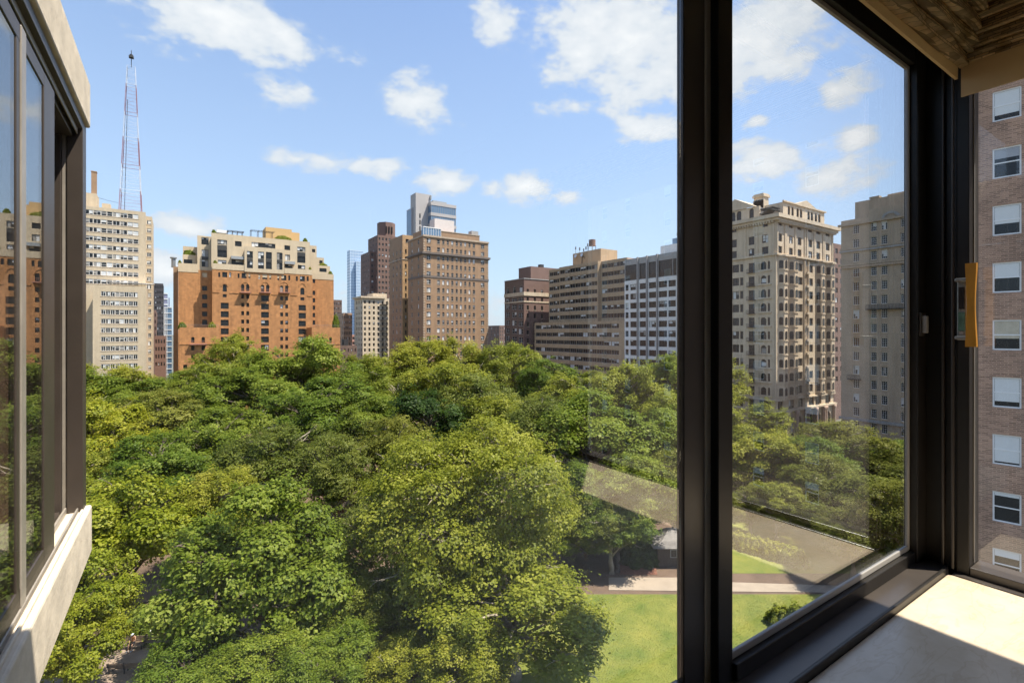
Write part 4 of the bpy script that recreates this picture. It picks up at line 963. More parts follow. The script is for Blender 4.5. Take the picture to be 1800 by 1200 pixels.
    m_ = MB()
    for k in range(7): m_.box(XC + 1.4 + k * .55, XC + 1.5 + k * .55, YC + 1.5, YC + 5.5, zt + 2.3, zt + 2.5)
    for k in range(7): th = k * .9; m_.tube([(XC + 1.4 + .5 * k, YC + 1.6 + j * .5, zt + 1.6 + .6 * math.sin(j * .8)) for j in range(8)], .22, 6)
    b.part('terrace_pergola', m_, mat('dark_canvas', (.03, .035, .03)))
ornate_house()

# ---- cream stone apartment house beyond the side street
def cream_stone():
    XC = 127.0
    Y = lambda px: onX(px, 0, XC)[0]
    Z = lambda px, py: onX(px, py, XC)[1]
    y1, y0 = Y(1478.5), Y(1640); zt = Z(1479, 389); fl = Z(1535, 503) - Z(1535, 528)
    b = Bld('stone_apartment_house', 'plain cream stone apartment house with regular white multi-pane windows', 'building', XC + 12, (y0 + y1) / 2)
    ws = []; zr = Z(1535, 468.5)
    for (p, q) in ((1499.3, 1510.3), (1530.7, 1541), (1549, 1559.8), (1583, 1594), (1610, 1621)):
        for i in range(-4, 13):
            z = zr - i * fl
            if i < 0: z += .35
            if i == -4: continue
            ws.append((Y(q), Y(p), z - 1.95, z, 'grid'))
    b.facade(stoneM, 'X', XC, y0, y1, 0, zt, ws, rec=.28, frame=frameW, trim=limeM, blind=.2)
    b.core(XC, XC + 26, y0, y1, zt - .5, roofM)
    b.facade(stoneM, 'Y', y0 - .01, XC + .45, XC + 26, 0, zt - .01, [], rec=.2)
    def belt(py, h, o, m_=stoneM): z = Z(1479, py); b.box('cornice', m_, XC - o, XC + .02, y0 - o, y1 + o, z, z + h)
    belt(399.5, .5, .5); belt(445, .4, .3, greyM); belt(469.0, .5, .45); belt(735.5, .6, .35, greyM); belt(441, .25, .2)
    m_ = MB(); z = Z(1479, 469.5)
    for k in range(40): yy = y0 + .5 + k * (y1 - y0 - 1) / 39; m_.box(XC - .4, XC + .01, yy - .2, yy + .2, z - .5, z - .01)
    b.part('dentils', m_, barT)
    Xr = XC + 2; ya = onX(1503, 0, Xr)[0]; b.box('upper_storey', stoneM, Xr, XC + 20, y0 + 1, ya, zt - .6, onX(1503, 356, Xr)[1])
    b.box('upper_storey', stoneM, Xr + 3, XC + 18, y0 + 1, onX(1560, 0, Xr + 3)[0], onX(1503, 356, Xr)[1] - .5, onX(1560, 342, Xr + 3)[1])
    cy = onX(1539, 0, Xr + 1)[0]; zc = onX(1539, 346, Xr + 1)[1]; b.part('chimney', MB().box(Xr + .4, Xr + 1.6, cy - .8, cy + .8, zt, zc - .4).box(Xr + .3, Xr + 1.7, cy - .95, cy + .95, zc - .39, zc), stoneM)
    b.part('arched_gable', MB().prism([(0, 0), (0, 0), (0, 0)], 0, 0) if False else MB().box(XC + .05, XC + .5, Y(1600), Y(1527), zt, zt + 1.6), stoneM)
    n = 14; yc = Y(1566); r = abs(Y(1549) - yc); za = Z(1549, 388); arc = MB()
    for i in range(n):
        a0, a1 = math.pi * i / n, math.pi * (i + 1) / n
        q = [(yc + rr * math.cos(a), za + rr * math.sin(a)) for rr, a in ((r, a0), (r, a1), (r - .5, a1), (r - .5, a0))]
        arc.poly([(XC - .18, y_, z_) for y_, z_ in q]); arc.poly([(XC - .18, q[0][0], q[0][1]), (XC - .18, q[1][0], q[1][1]), (XC + .06, q[1][0], q[1][1]), (XC + .06, q[0][0], q[0][1])])
    b.part('arch_surround', arc, greyM)
    for (p0, p1, py) in ((1524.5, 1600, 537), (1492, 1514, 660.5)):
        z = Z(p1, py + 5) if p0 > 1500 else Z(p1, py + 7); m_ = MB().box(XC - 1.0, XC + .01, Y(p1), Y(p0), z, z + .15); ya, yb = Y(p1), Y(p0)
        nn = int((yb - ya) / .25)
        for k in range(nn + 1): yy = ya + .03 + k * (yb - ya - .06) / nn; m_.box(XC - .98, XC - .94, yy - .025, yy + .025, z + .15, z + 1)
        m_.box(XC - 1.0, XC - .92, ya, yb, z + 1, z + 1.07); b.part('iron_balcony', m_, ironM)
cream_stone()

# ---- near brick building across the court at right (9 degrees off the grid)
def near_brick():
    g = gdir(1745); d1 = 26.0; P1 = Vector((g[0] * d1, g[1] * d1, 0))
    th = math.atan(820 / 880.0); dirv = Vector((RX * math.sin(-th) + FX * math.cos(th), RY * math.sin(-th) + FY * math.cos(th), 0)); dirv.normalize()  # towards its far end
    ang = math.atan2(dirv.y, dirv.x)
    r = empty('brick_apartment_building', P1, 'brown brick apartment building with white framed sash windows seen through the side window', 'building')
    r.rotation_euler = (0, 0, ang)     # local +x runs away along the wall, local +y is outward (towards us)? checked below
    nloc = Vector((-math.sin(ang), math.cos(ang), 0)); sgn = 1 if nloc.dot(-P1) > 0 else -1
    bm = mat('near_brown_brick', (.30, .185, .125), var=.25, scale=.35, brick=(.29, .095, .014, 1.6, .9), streak=.16, bump=.0)
    wb = mat('worn_white_frame', (.70, .69, .67), rough=.5, var=.08)
    fl = 2.95; zc = H + .2
    def wpos(i): return H - (590 - HY) * d1 / FP - i * fl
    W = []
    for i in range(-8, 6):
        for cx in (-.52, -5.2, -9.2, -15.2, -19.4, -25.6, -30.2, -36.5, -41.0, -47.5, -52.0, -58.0): W.append((cx - .53, cx + .53, wpos(i) - .73, wpos(i) + .82))
    a0, a1, z0, z1 = -120.0, 1.9, 0.0, 62.0  # unseen length added to keep bright sky out of the pane reflections
    As = sorted({a0, a1, *[w[0] for w in W], *[w[1] for w in W]}); Zs = sorted({z0, z1, *[w[2] for w in W], *[w[3] for w in W]})
    b = MB(); rec = .16
    for j in range(len(Zs) - 1):
        for i in range(len(As) - 1):
            cx, cz = (As[i] + As[i + 1]) / 2, (Zs[j] + Zs[j + 1]) / 2
            if any(w[0] < cx < w[1] and w[2] < cz < w[3] for w in W): continue
            b.poly([(As[i], 0, Zs[j]), (As[i + 1], 0, Zs[j]), (As[i + 1], 0, Zs[j + 1]), (As[i], 0, Zs[j + 1])])
    for (p, q, u, t) in W:
        for (e, f_) in (((p, u), (q, u)), ((q, u), (q, t)), ((q, t), (p, t)), ((p, t), (p, u))):
            b.poly([(e[0], 0, e[1]), (f_[0], 0, f_[1]), (f_[0], -sgn * rec, f_[1]), (e[0], -sgn * rec, e[1])])
    o = b.build('wall', bm, r); 
    MB().box(a0, a1, min(-sgn * .3, -sgn * 12), max(-sgn * .3, -sgn * 12), 0, z1 - .3).build('building_shell', bm, r)
    hemS = mat('cream_curtain', (.46, .40, .30), var=.15, scale=3); greyS = mat('grey_blind', (.33, .34, .36), var=.1, scale=2)
    fr = MB(); t = .07; w2, hh = .53, 1.55
    fr.box(-w2, -w2 + t, -.03, .05, 0, hh).box(w2 - t, w2, -.03, .05, 0, hh).box(-w2 + t, w2 - t, -.03, .05, 0, t).box(-w2 + t, w2 - t, -.03, .05, hh - t, hh).box(-w2 + t, w2 - t, -.02, .045, hh * .5 - .03, hh * .5 + .03)
    fme = fr.mesh('window', wb)
    lo = MB().box(-w2 + t, w2 - t, -.012, .0, t, hh * .5 - .03).mesh('lower_pane', glassM); up = MB().box(-w2 + t, w2 - t, .012, .024, hh * .5 + .03, hh - t).mesh('upper_pane', glassM)
    rng = random.Random(3)
    for i, (p, q, u, t_) in enumerate(W):
        w = bpy.data.objects.new('window', fme); w.location = ((p + q) / 2, -sgn * (rec - .06), u); link(w, r)
        if sgn < 0: w.rotation_euler = (0, 0, 0)
        link(bpy.data.objects.new('lower_pane', lo), w); link(bpy.data.objects.new('upper_pane', up), w)
        fr_ = rng.choice([.14, .25, .5, .45, .8, .62, .35, .9]); bl = MB().box(-w2 + .08, w2 - .08, -.05 if sgn > 0 else .06, -.045 if sgn > 0 else .065, hh * (1 - fr_), hh - .08)
        # shade drawn behind the glass
        sh = bl.build('window_shade', rng.choice([blindM, blindM, curtM, hemS, greyS]), w); sh.location = (0, (.0), 0)
        if sgn > 0: sh.location = (0, .075, 0)
        else: sh.location = (0, -.075, 0)
    MB().box(a0 - .1, a1 + .1, -.3, .3, z1, z1 + .4).build('coping', greyM, r)
near_brick()

# ------------------------------------------------------------------ ground
def sheet(name, pts, z, m_, label=None, cat=None, kind='structure', thick=.0):
    o = MB().poly([(p[0], p[1], z) for p in pts]).build(name, m_); tag(o, label, cat, None, kind); return o
gm = mat('city_ground', (.13, .125, .12), var=.25, scale=.02, c2=(.16, .17, .12)); 
sheet('ground', [(-6000, -3000), (6000, -3000), (6000, 9000), (-6000, 9000)], -.02, gm)
soil = mat('park_soil', (.13, .085, .055), var=.35, scale=.25, bump=.5, bscale=3)
sheet('park_ground', [(-60, 14), (104, 14), (104, 172), (-60, 172)], .0, soil)
grassM = mat('lawn_grass', (.110, .175, .012), var=.30, scale=.30, c2=(.235, .225, .035), bump=.15, bscale=14, detail=8)
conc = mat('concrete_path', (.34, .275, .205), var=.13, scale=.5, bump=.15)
P = lambda *a: [at(px, d) for px, d in a]
sheet('lawn', P((760, 57.5), (1470, 57.5), (2000, 24), (700, 24)), .02, grassM)
sheet('lawn', P((1200, 62.5), (1640, 62.5), (1560, 95), (1200, 95)), .016, grassM)
sheet('lawn', P((240, 51), (420, 62), (420, 46), (262, 46)), .018, grassM)
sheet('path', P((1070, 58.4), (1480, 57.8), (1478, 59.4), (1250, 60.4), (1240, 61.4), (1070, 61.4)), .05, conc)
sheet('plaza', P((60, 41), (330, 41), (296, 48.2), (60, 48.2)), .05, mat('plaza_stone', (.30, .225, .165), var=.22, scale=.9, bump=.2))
sheet('path', P((140, 54), (330, 57), (340, 61), (140, 58)), .044, mat('worn_path', (.24, .17, .12), var=.2, scale=.4))
sheet('mulch_bed', P((1090, 62.1), (1156, 62.1), (1152, 64.6), (1090, 64.6)), .06, mat('red_mulch', (.20, .085, .05), var=.3, scale=3))
sheet('street', [(106, -200), (121, -200), (121, 500), (106, 500)], .004, mat('asphalt', (.05, .05, .052), var=.2, scale=.5))
sheet('street', [(-200, 174), (104, 174), (104, 189), (-200, 189)], .008, MATS['asphalt'])
kerbm = mat('granite_kerb', (.34, .33, .31), var=.15, scale=2)
tag(MB().box(104.0, 104.3, -60, 172, -.01, .14).build('kerb', kerbm), kind='structure')
tag(MB().box(-60, 104.3, 172.1, 172.4, -.01, .13).build('kerb', kerbm), kind='structure')
# grass blades on the near lawn
def lawn_blades():
    rng = np.random.default_rng(4); n = 60000
    px = rng.uniform(1000, 1480, n); d = rng.uniform(40, 57.3, n)
    t = (px - 900) / FP; x = d * (t * RX + FX); y = d * (t * RY + FY)
    h = rng.uniform(.03, .07, n); a = rng.uniform(0, 6.28, n); w = .018
    v = np.empty((n, 3, 3)); v[:, 0] = np.c_[x - w * np.cos(a), y - w * np.sin(a), np.full(n, .02)]; v[:, 1] = np.c_[x + w * np.cos(a), y + w * np.sin(a), np.full(n, .02)]
    v[:, 2] = np.c_[x + rng.normal(0, .04, n), y + rng.normal(0, .04, n), h + .02]
    me = bpy.data.meshes.new('grass'); me.vertices.add(3 * n); me.vertices.foreach_set('co', v.ravel()); me.loops.add(3 * n); me.loops.foreach_set('vertex_index', np.arange(3 * n, dtype=np.int32))
    me.polygons.add(n); me.polygons.foreach_set('loop_start', np.arange(0, 3 * n, 3, dtype=np.int32)); me.polygons.foreach_set('loop_total', np.full(n, 3, np.int32)); me.update(calc_edges=True)
    me.materials.append(grassM); o = bpy.data.objects.new('grass', me); link(o); tag(o, 'short mown grass of the sunny lawn', 'grass', None, 'stuff')
lawn_blades()

# ------------------------------------------------------------------ trees
LEAF = {'plane': leaf_mat('plane_leaves', (.135, .165, .014), (.255, .280, .026), (.400, .400, .066)),
        'maple': leaf_mat('maple_leaves', (.090, .138, .013), (.180, .240, .024), (.300, .345, .056)),
        'dark': leaf_mat('dark_leaves', (.028, .058, .010), (.056, .102, .014), (.100, .150, .026)),
        'olive': leaf_mat('olive_leaves', (.108, .130, .020), (.195, .216, .030), (.310, .312, .066)),
        'lime': leaf_mat('lime_leaves', (.165, .208, .013), (.290, .318, .022), (.440, .430, .060))}
BARK = {'pale': mat('pale_bark', (.30, .25, .18), var=.3, scale=1.2, bump=.4), 'brown': mat('brown_bark', (.10, .075, .055), var=.3, scale=1.5, bump=.5)}

def leaf_arrays(rng, cen, nrm, L, tint):
    n = len(cen)
    up = nrm / np.linalg.norm(nrm, axis=1, keepdims=True)
    r = rng.normal(size=(n, 3)); t = r - (r * up).sum(1, keepdims=True) * up; t /= np.linalg.norm(t, axis=1, keepdims=True)
    s = np.cross(up, t); ln = (L * rng.uniform(.65, 1.3, n))[:, None]; wd = ln * rng.uniform(.55, .8, n)[:, None]
    v = np.empty((n, 4, 3)); v[:, 0] = cen - t * ln * .5; v[:, 1] = cen + s * wd * .5 + up * ln * .08 + t * ln * .05
    v[:, 2] = cen + t * ln * .5 - up * ln * .14; v[:, 3] = cen - s * wd * .5 + up * ln * .08 + t * ln * .05
    return v, np.repeat(tint, 4)
def quads_mesh(name, v, tint, m_):
    n = len(v); me = bpy.data.meshes.new(name); me.vertices.add(4 * n); me.vertices.foreach_set('co', v.ravel().astype(np.float32))
    me.loops.add(4 * n); me.loops.foreach_set('vertex_index', np.arange(4 * n, dtype=np.int32)); me.polygons.add(n)
    me.polygons.foreach_set('loop_start', np.arange(0, 4 * n, 4, dtype=np.int32)); me.polygons.foreach_set('loop_total', np.full(n, 4, np.int32))
    a = me.attributes.new('tint', 'FLOAT', 'POINT'); a.data.foreach_set('value', tint.astype(np.float32)); me.update(calc_edges=True); me.materials.append(m_); return me

def make_tree(seed, kind, Rr, Ht, nleaf, leaf=.30, lobes=22, bark='brown', flat=.95, clump=.50, base=.16, droop=0.0, bare=0):
    """returns (crown mesh, trunk mesh); crown radius Rr, height Ht, foot at the origin"""
    rng = np.random.default_rng(seed); rr = random.Random(seed)
    zc = Ht * (base + 1) / 2; hz = Ht * (1 - base) / 2
    C = []; k = 0; lob = rng.normal(size=(4, 3)); lob[:, 2] = np.abs(lob[:, 2]) * .6; lob /= np.linalg.norm(lob, axis=1, keepdims=True)
    while len(C) < lobes and k < 6000:
        k += 1
        u = rng.normal(size=3); u /= np.linalg.norm(u)
        if u[2] < -.6: continue
        f = (rng.uniform(.66, .92) if rng.random() < .8 else rng.uniform(.15, .6)) * (.76 + .42 * max((lob @ u).max(), 0) ** 3)   # a few leading limbs reach further out
        q = np.array([u[0] * Rr * f, u[1] * Rr * f, zc + u[2] * hz * f])
        rad = Rr * rng.choice([.11, .15, .20, .27]) * rng.uniform(.85, 1.15)
        if all(np.linalg.norm((q - c[0]) * np.array([1, 1, 1.1])) > .50 * (rad + c[1]) for c in C): C.append((q, rad))
    wts = np.array([c[1] ** 2 for c in C]); wts /= wts.sum(); per = 26
    ncl = nleaf // per; idx = rng.choice(len(C), ncl, p=wts)
    cen = np.array([C[i][0] for i in idx]); rad = np.array([C[i][1] for i in idx])
    u = rng.normal(size=(ncl, 3)); u[:, 2] += .25; u /= np.linalg.norm(u, axis=1, keepdims=True)
    out = (cen - np.array([0, 0, zc - hz * .4])); out /= np.maximum(np.linalg.norm(out, axis=1, keepdims=True), 1e-3)
    u = u + out * .45; u /= np.linalg.norm(u, axis=1, keepdims=True)
    rf = rng.uniform(.62, 1.06, ncl) ** .6
    pc = cen + u * (rad * rf)[:, None] * np.array([1, 1, flat])
    st = rng.random(ncl) < .07; pc[st] += u[st] * rng.uniform(.3, 1.5, (st.sum(), 1)) + np.array([0, 0, .25])      # sprays that stick out
    pc[:, 2] -= droop * (np.hypot(pc[:, 0], pc[:, 1]) / Rr) ** 2 * hz * .4
    sx = Rr / np.percentile(np.hypot(pc[:, 0], pc[:, 1]), 97); szz = (Ht - .3) / np.percentile(pc[:, 2], 99.3)
    pc *= np.array([sx, sx, szz]); C = [(c[0] * np.array([sx, sx, szz]), c[1]) for c in C]
    ct = np.clip(rng.uniform(0, 1, ncl) * .5 + .2 + rng.normal(0, .12, len(C))[idx], .05, .95)
    lp = np.repeat(pc, per, 0) + rng.normal(size=(ncl * per, 3)) * np.array([clump, clump, clump * .55]) * rng.uniform(.5, 1.15, (ncl, 1)).repeat(per, 0)
    nr = np.repeat(u, per, 0) * .95 + np.array([0, 0, .6]) + rng.normal(size=(ncl * per, 3)) * .30
    tint = np.clip(np.repeat(ct, per) + rng.normal(0, .16, ncl * per), 0, 1)
    keep = lp[:, 2] > Ht * base * .7; lp, nr, tint = lp[keep], nr[keep], tint[keep]
    v, t4 = leaf_arrays(rng, lp, nr, leaf, tint)
    crown = quads_mesh('crown', v, t4, LEAF[kind])
    tb = MB(); r0 = .028 * Ht + .05; zf = Ht * base
    pts = [(0, 0, -.2), (0, 0, zf * .5), (rr.uniform(-.2, .2), rr.uniform(-.2, .2), zf), (rr.uniform(-.5, .5), rr.uniform(-.5, .5), zc), (rr.uniform(-.6, .6), rr.uniform(-.6, .6), zc + hz * .6)]
    tb.tube(pts, [r0 * 1.25, r0, r0 * .85, r0 * .55, r0 * .15], 9)
    for (q, rad_) in C:
        z0 = min(max(q[2] - rr.uniform(.25, .55) * Ht * .5, zf * .75), zc + hz * .3); f = (z0 - zf) / max(zc - zf, .1)
        s0 = Vector((0, 0, z0)); e0 = Vector(q); mid = s0.lerp(e0, .5) + Vector((rr.uniform(-.5, .5), rr.uniform(-.5, .5), .08 * Ht * rr.uniform(-.3, .6)))
        tb.tube([s0, s0.lerp(mid, .5) + Vector((0, 0, .1)), mid, e0], [r0 * .42, r0 * .33, r0 * .24, .04], 6)
        for _ in range(4):
            w = Vector((rr.gauss(0, 1), rr.gauss(0, 1), rr.gauss(.3, .8))).normalized() * rad_ * .85; tb.tube([mid.lerp(e0, rr.uniform(.3, 1)), e0 + w * .55, e0 + w], [.075, .05, .02], 4)
    for _ in range(bare):
        c = C[rr.randrange(len(C))]; e = Vector(c[0]); dr = Vector((c[0][0], c[0][1], 0)).normalized()
        p0 = e + dr * c[1] * .4; p = p0; d_ = (dr + Vector((rr.gauss(0, .5), rr.gauss(0, .5), rr.uniform(-.2, .5)))).normalized(); ch = [p]
        for _k in range(4): d_ = (d_ + Vector((rr.gauss(0, .35), rr.gauss(0, .35), rr.gauss(0, .3)))).normalized(); p = p + d_ * .7; ch.append(p)
        tb.tube(ch, [.07, .06, .05, .035, .015], 5)
        for q in ch[1:4]:
            w = Vector((rr.gauss(0, 1), rr.gauss(0, 1), rr.gauss(0, .6))).normalized(); tb.tube([q, q + w * .5, q + w * .9 + Vector((0, 0, -.2))], [.035, .025, .01], 4)
    trunk = tb.mesh('trunk', BARK[bark], smooth=True)
    return crown, trunk, Rr, Ht

VAR = {'plane': [make_tree(11, 'plane', 8, 19, 40000, .33, 52, 'pale', bare=5), make_tree(12, 'plane', 8, 18, 38000, .33, 46, 'pale', bare=4), make_tree(13, 'plane', 7.5, 20, 39000, .33, 56, 'pale', bare=3)],
       'maple': [make_tree(21, 'maple', 7, 17, 38000, .32, 46), make_tree(22, 'maple', 7, 18, 36000, .32, 42)],
       'dark': [make_tree(31, 'dark', 6, 14, 30000, .33, 34)],
       'olive': [make_tree(41, 'olive', 7, 17, 34000, .30, 50, 'brown', bare=5), make_tree(42, 'olive', 7.5, 18, 34000, .30, 54, 'pale', bare=6)],
       'lime': [make_tree(51, 'lime', 6, 14, 32000, .31, 46, bare=4)]}
def place(tree, x, y, rad, ht, label, group, rz, name):
    cm, tm, R0, H0 = tree
    r = empty(name, (x, y, 0), label, 'tree', group, rz)
    s = rad / R0; sz = ht / H0
    for nm, me in (('trunk', tm), ('crown', cm)):
        o = bpy.data.objects.new(nm, me); o.scale = (s, s, sz); link(o, r)
KN = {'plane': ('plane_tree', 'broad yellow-green plane tree', 'plane trees of the park'),
      'maple': ('maple_tree', 'mid-green dense maple tree', 'maple trees of the park'),
      'dark': ('linden_tree', 'very dark green compact tree', 'dark trees of the park'),
      'olive': ('honey_locust_tree', 'dull olive-green feathery tree', 'olive-green trees of the park'),
      'lime': ('young_plane_tree', 'bright lime-green tree', 'bright lime-green trees')}
# (pixel of the crown top, row of the top, crown width in px, distance, kind)
T = [(185, 640, 150, 138, 'plane'), (255, 668, 110, 128, 'maple'), (330, 655, 120, 138, 'maple'), (415, 592, 112, 142, 'plane'), (512, 597, 150, 132, 'maple'), (372, 640, 110, 130, 'plane'),
     (596, 640, 110, 140, 'maple'), (655, 626, 95, 145, 'plane'), (745, 601, 120, 150, 'plane'), (815, 598, 95, 152, 'plane'), (892, 606, 95, 148, 'plane'), (965, 634, 100, 142, 'maple'),
     (700, 648, 120, 125, 'plane'), (790, 640, 130, 118, 'plane'), (855, 662, 140, 106, 'olive'), (1010, 655, 120, 125, 'plane'), (1100, 642, 120, 112, 'plane'), (1190, 628, 110, 122, 'maple'),
     (757, 692, 128, 92, 'dark'), (655, 700, 110, 100, 'maple'), (560, 668, 150, 108, 'maple'), (450, 650, 150, 118, 'maple'), (300, 690, 150, 104, 'olive'), (190, 706, 140, 84, 'lime'),
     (385, 724, 150, 86, 'maple'), (490, 752, 170, 76, 'olive'), (595, 775, 120, 70, 'olive'), (1040, 694, 190, 78, 'maple'), (1135, 722, 130, 84, 'maple'), (940, 700, 130, 88, 'olive'),
     (280, 770, 150, 74, 'maple'), (700, 735, 130, 82, 'olive'), (1190, 690, 120, 96, 'plane'), (1250, 640, 110, 120, 'plane'), (870, 700, 120, 96, 'plane'),
     (215, 842, 190, 55, 'lime'), (140, 975, 150, 45, 'lime'), (1592, 850, 150, 57, 'olive'), (385, 835, 130, 62, 'plane'), (1120, 800, 130, 66, 'maple'), (1185, 790, 130, 72, 'olive'),
     (1085, 870, 110, 63, 'maple'), (905, 985, 260, 43.5, 'plane'), (330, 1130, 150, 37, 'maple'), (700, 1010, 150, 46, 'olive'), (640, 900, 120, 58, 'olive'), (720, 1120, 130, 41, 'plane'), (830, 1110, 150, 39.5, 'plane'), (585, 1090, 130, 41, 'maple'), (640, 1010, 110, 46, 'plane'), (120, 1050, 130, 40.5, 'lime'), (455, 1115, 150, 37.5, 'maple'), (560, 1135, 130, 37, 'maple'), (1500, 900, 120, 60, 'olive'), (1048, 815, 120, 68, 'maple'), (1075, 880, 110, 62.5, 'olive'), (1030, 900, 100, 64, 'maple'), (760, 900, 120, 60, 'plane'), (1365, 850, 80, 72, 'plane'), (1320, 860, 70, 74, 'olive'),
     (1305, 712, 120, 92, 'plane'), (1350, 765, 130, 84, 'plane'), (1420, 765, 120, 86, 'maple'), (1480, 742, 140, 92, 'olive'), (1550, 775, 120, 88, 'maple'), (1600, 800, 140, 80, 'olive'),
     (1530, 835, 170, 68, 'olive'), (1440, 800, 140, 78, 'olive'), (1640, 880, 170, 64, 'maple'), (1290, 790, 120, 88, 'plane'), (1400, 835, 120, 78, 'olive'),
     (120, 650, 150, 130, 'maple'), (110, 800, 150, 68, 'plane'), (90, 700, 150, 96, 'plane')]
rt = random.Random(17)
for i, (px, py, w, d, kind) in enumerate(T):
    x, y = at(px, d); ht = max(5, zat(py, d) * 1.015); rad = max(2.8, w * .60 * d / FP)
    vs = VAR[kind]; nm, lb, gp = KN[kind]
    near = next(n for lim, n in ((300, 'the cream brick tower'), (610, 'the orange brick block'), (880, 'the brown hotel'), (960, 'the dark red corner building'), (1100, 'the ribbon-window flats'), (1240, 'the white office'), (1470, 'the ornate house'), (9999, 'the cream stone house')) if px < lim)
    where = ('standing close before ' if d > 108 else 'in mid-park in front of ' if d > 66 else 'at the near side of the park, below ') + near
    lb = KN[kind][1] + ' ' + where.replace('at the near side of the park, below', 'at the near park side, below'); k_ = [q for q in T if q[4] == kind]
    place(vs[i % len(vs)], x, y, rad, ht, lb, lb.split(' with ')[0] + ' trees ' + where, rt.uniform(0, 6.28), nm)
# the two big trees close by
hero = make_tree(77, 'plane', 11.6, 21.0, 105000, .295, 120, 'pale', clump=.5, base=.14, bare=10)
x, y = at(835, 53.5); place(hero, x, y, 11.6, zat(748, 53.5), 'huge spreading yellow-green plane tree beside the lawn, its pale trunk showing', None, 1.0, 'plane_tree')
hero2 = make_tree(78, 'maple', 8.6, 17.0, 85000, .33, 70, 'brown', clump=.42, base=.05, droop=.6)
x, y = at(480, 45.5); place(hero2, x, y, 8.6, zat(852, 45.5), 'large deep green maple with layered drooping sprays near the benches', None, .4, 'maple_tree')

# shrubs: hedges on the terraces belong to their building, park shrubs stand alone
def shrub_mesh(seed, kind, n=2600, leaf=.22):
    rng = np.random.default_rng(seed); u = rng.normal(size=(n, 3)); u /= np.linalg.norm(u, axis=1, keepdims=True); u[:, 2] = np.abs(u[:, 2])
    p = u * (rng.uniform(.55, 1.0, n) ** .5)[:, None] * (1 + .18 * np.sin(u[:, :1] * 9) * np.cos(u[:, 1:2] * 7)); v, t = leaf_arrays(rng, p, u + np.array([0, 0, .5]) + rng.normal(size=(n, 3)) * .4, leaf, rng.uniform(.1, .9, n))
    return quads_mesh('foliage', v, t, LEAF[kind])
SM = [shrub_mesh(1, 'maple'), shrub_mesh(2, 'plane'), shrub_mesh(3, 'dark')]
for i, (x, y, z, rx, rz, root) in enumerate(SHRUBS):
    o = bpy.data.objects.new('terrace_planting', SM[i % 2]); o.scale = (rx, .8, rz * 2); L0 = root.location; o.location = (x - L0[0], y - L0[1], z - .2); link(o, root)
def shrub(px, d, r, h, kind, label, name='shrub', group=None):
    x, y = at(px, d); o = bpy.data.objects.new('foliage', SM[kind]); o.scale = (r, r, h)
    e = empty(name, (x, y, 0), label, 'shrub', group, rt.uniform(0, 6)); link(o, e)
    link(bpy.data.objects.new('stem', STEM), e)
STEM = MB().tube([(0, 0, -.1), (.05, 0, .5)], [.06, .03], 6).mesh('stem', BARK['brown'])
for k in range(7): shrub(1296 + k * 17, 70.5 - k * .9, 1.5, 2.0, 1, 'low yellow-green shrub in the row along the far path', group='shrubs along the far path')
shrub(1412, 50, 2.0, 2.6, 1, 'bushy lime shrub at the lawn corner under the sill'); shrub(1375, 51.5, 1.5, 1.8, 1, 'small bright shrub beside the bushy lime one')
shrub(250, 50.5, 1.6, 2.3, 0, 'light green bush by the clipped hedge near the benches'); shrub(1120, 66, 2.6, 3.4, 2, 'dark bush behind the red mulch bed'); shrub(1140, 65.8, 1.6, 2.9, 2, 'dark green ivy bush against the shed')
def hedge(a, b_, w, h, label):
    A, B = Vector((*at(*a), 0)), Vector((*at(*b_), 0)); L_ = (B - A).length; e = empty('clipped_hedge', (A + B) / 2, label, 'hedge', None, math.atan2((B - A).y, (B - A).x))
    rng = np.random.default_rng(int(L_ * 100)); n = 5000; p = np.c_[rng.uniform(-L_ / 2, L_ / 2, n), rng.uniform(-w / 2, w / 2, n), rng.uniform(.1, h, n)]
    top = rng.random(n) < .5; p[top, 2] = h + rng.normal(0, .04, top.sum()); v, t = leaf_arrays(rng, p, np.array([0, 0, 1.]) + rng.normal(size=(n, 3)) * .5, .16, rng.uniform(.2, .95, n))
    link(bpy.data.objects.new('foliage', quads_mesh('foliage', v, t, LEAF['plane'])), e)
    MB().box(-L_ / 2, L_ / 2, -w / 2 + .1, w / 2 - .1, 0, h - .1).build('branches', BARK['brown'], e)
hedge((236, 50.2), (300, 56.5), 1.3, 1.0, 'low clipped hedge running beside the rail near the benches')
def rail():
    A, B = Vector((*at(258, 48.8), 0)), Vector((*at(312, 55.0), 0)); e = empty('garden_railing', A, 'low pale metal garden rail edging the hedge', 'railing'); e['_abs'] = 1; n = 9
    for k in range(n): p = A.lerp(B, k / (n - 1)); MB().tube([p + Vector((0, 0, -.1)), p + Vector((0, 0, .62))], .03, 6).build('post', steelM, e)
    MB().tube([A + Vector((0, 0, .6)), B + Vector((0, 0, .6))], .035, 6).build('top_rail', frameW, e)
rail()

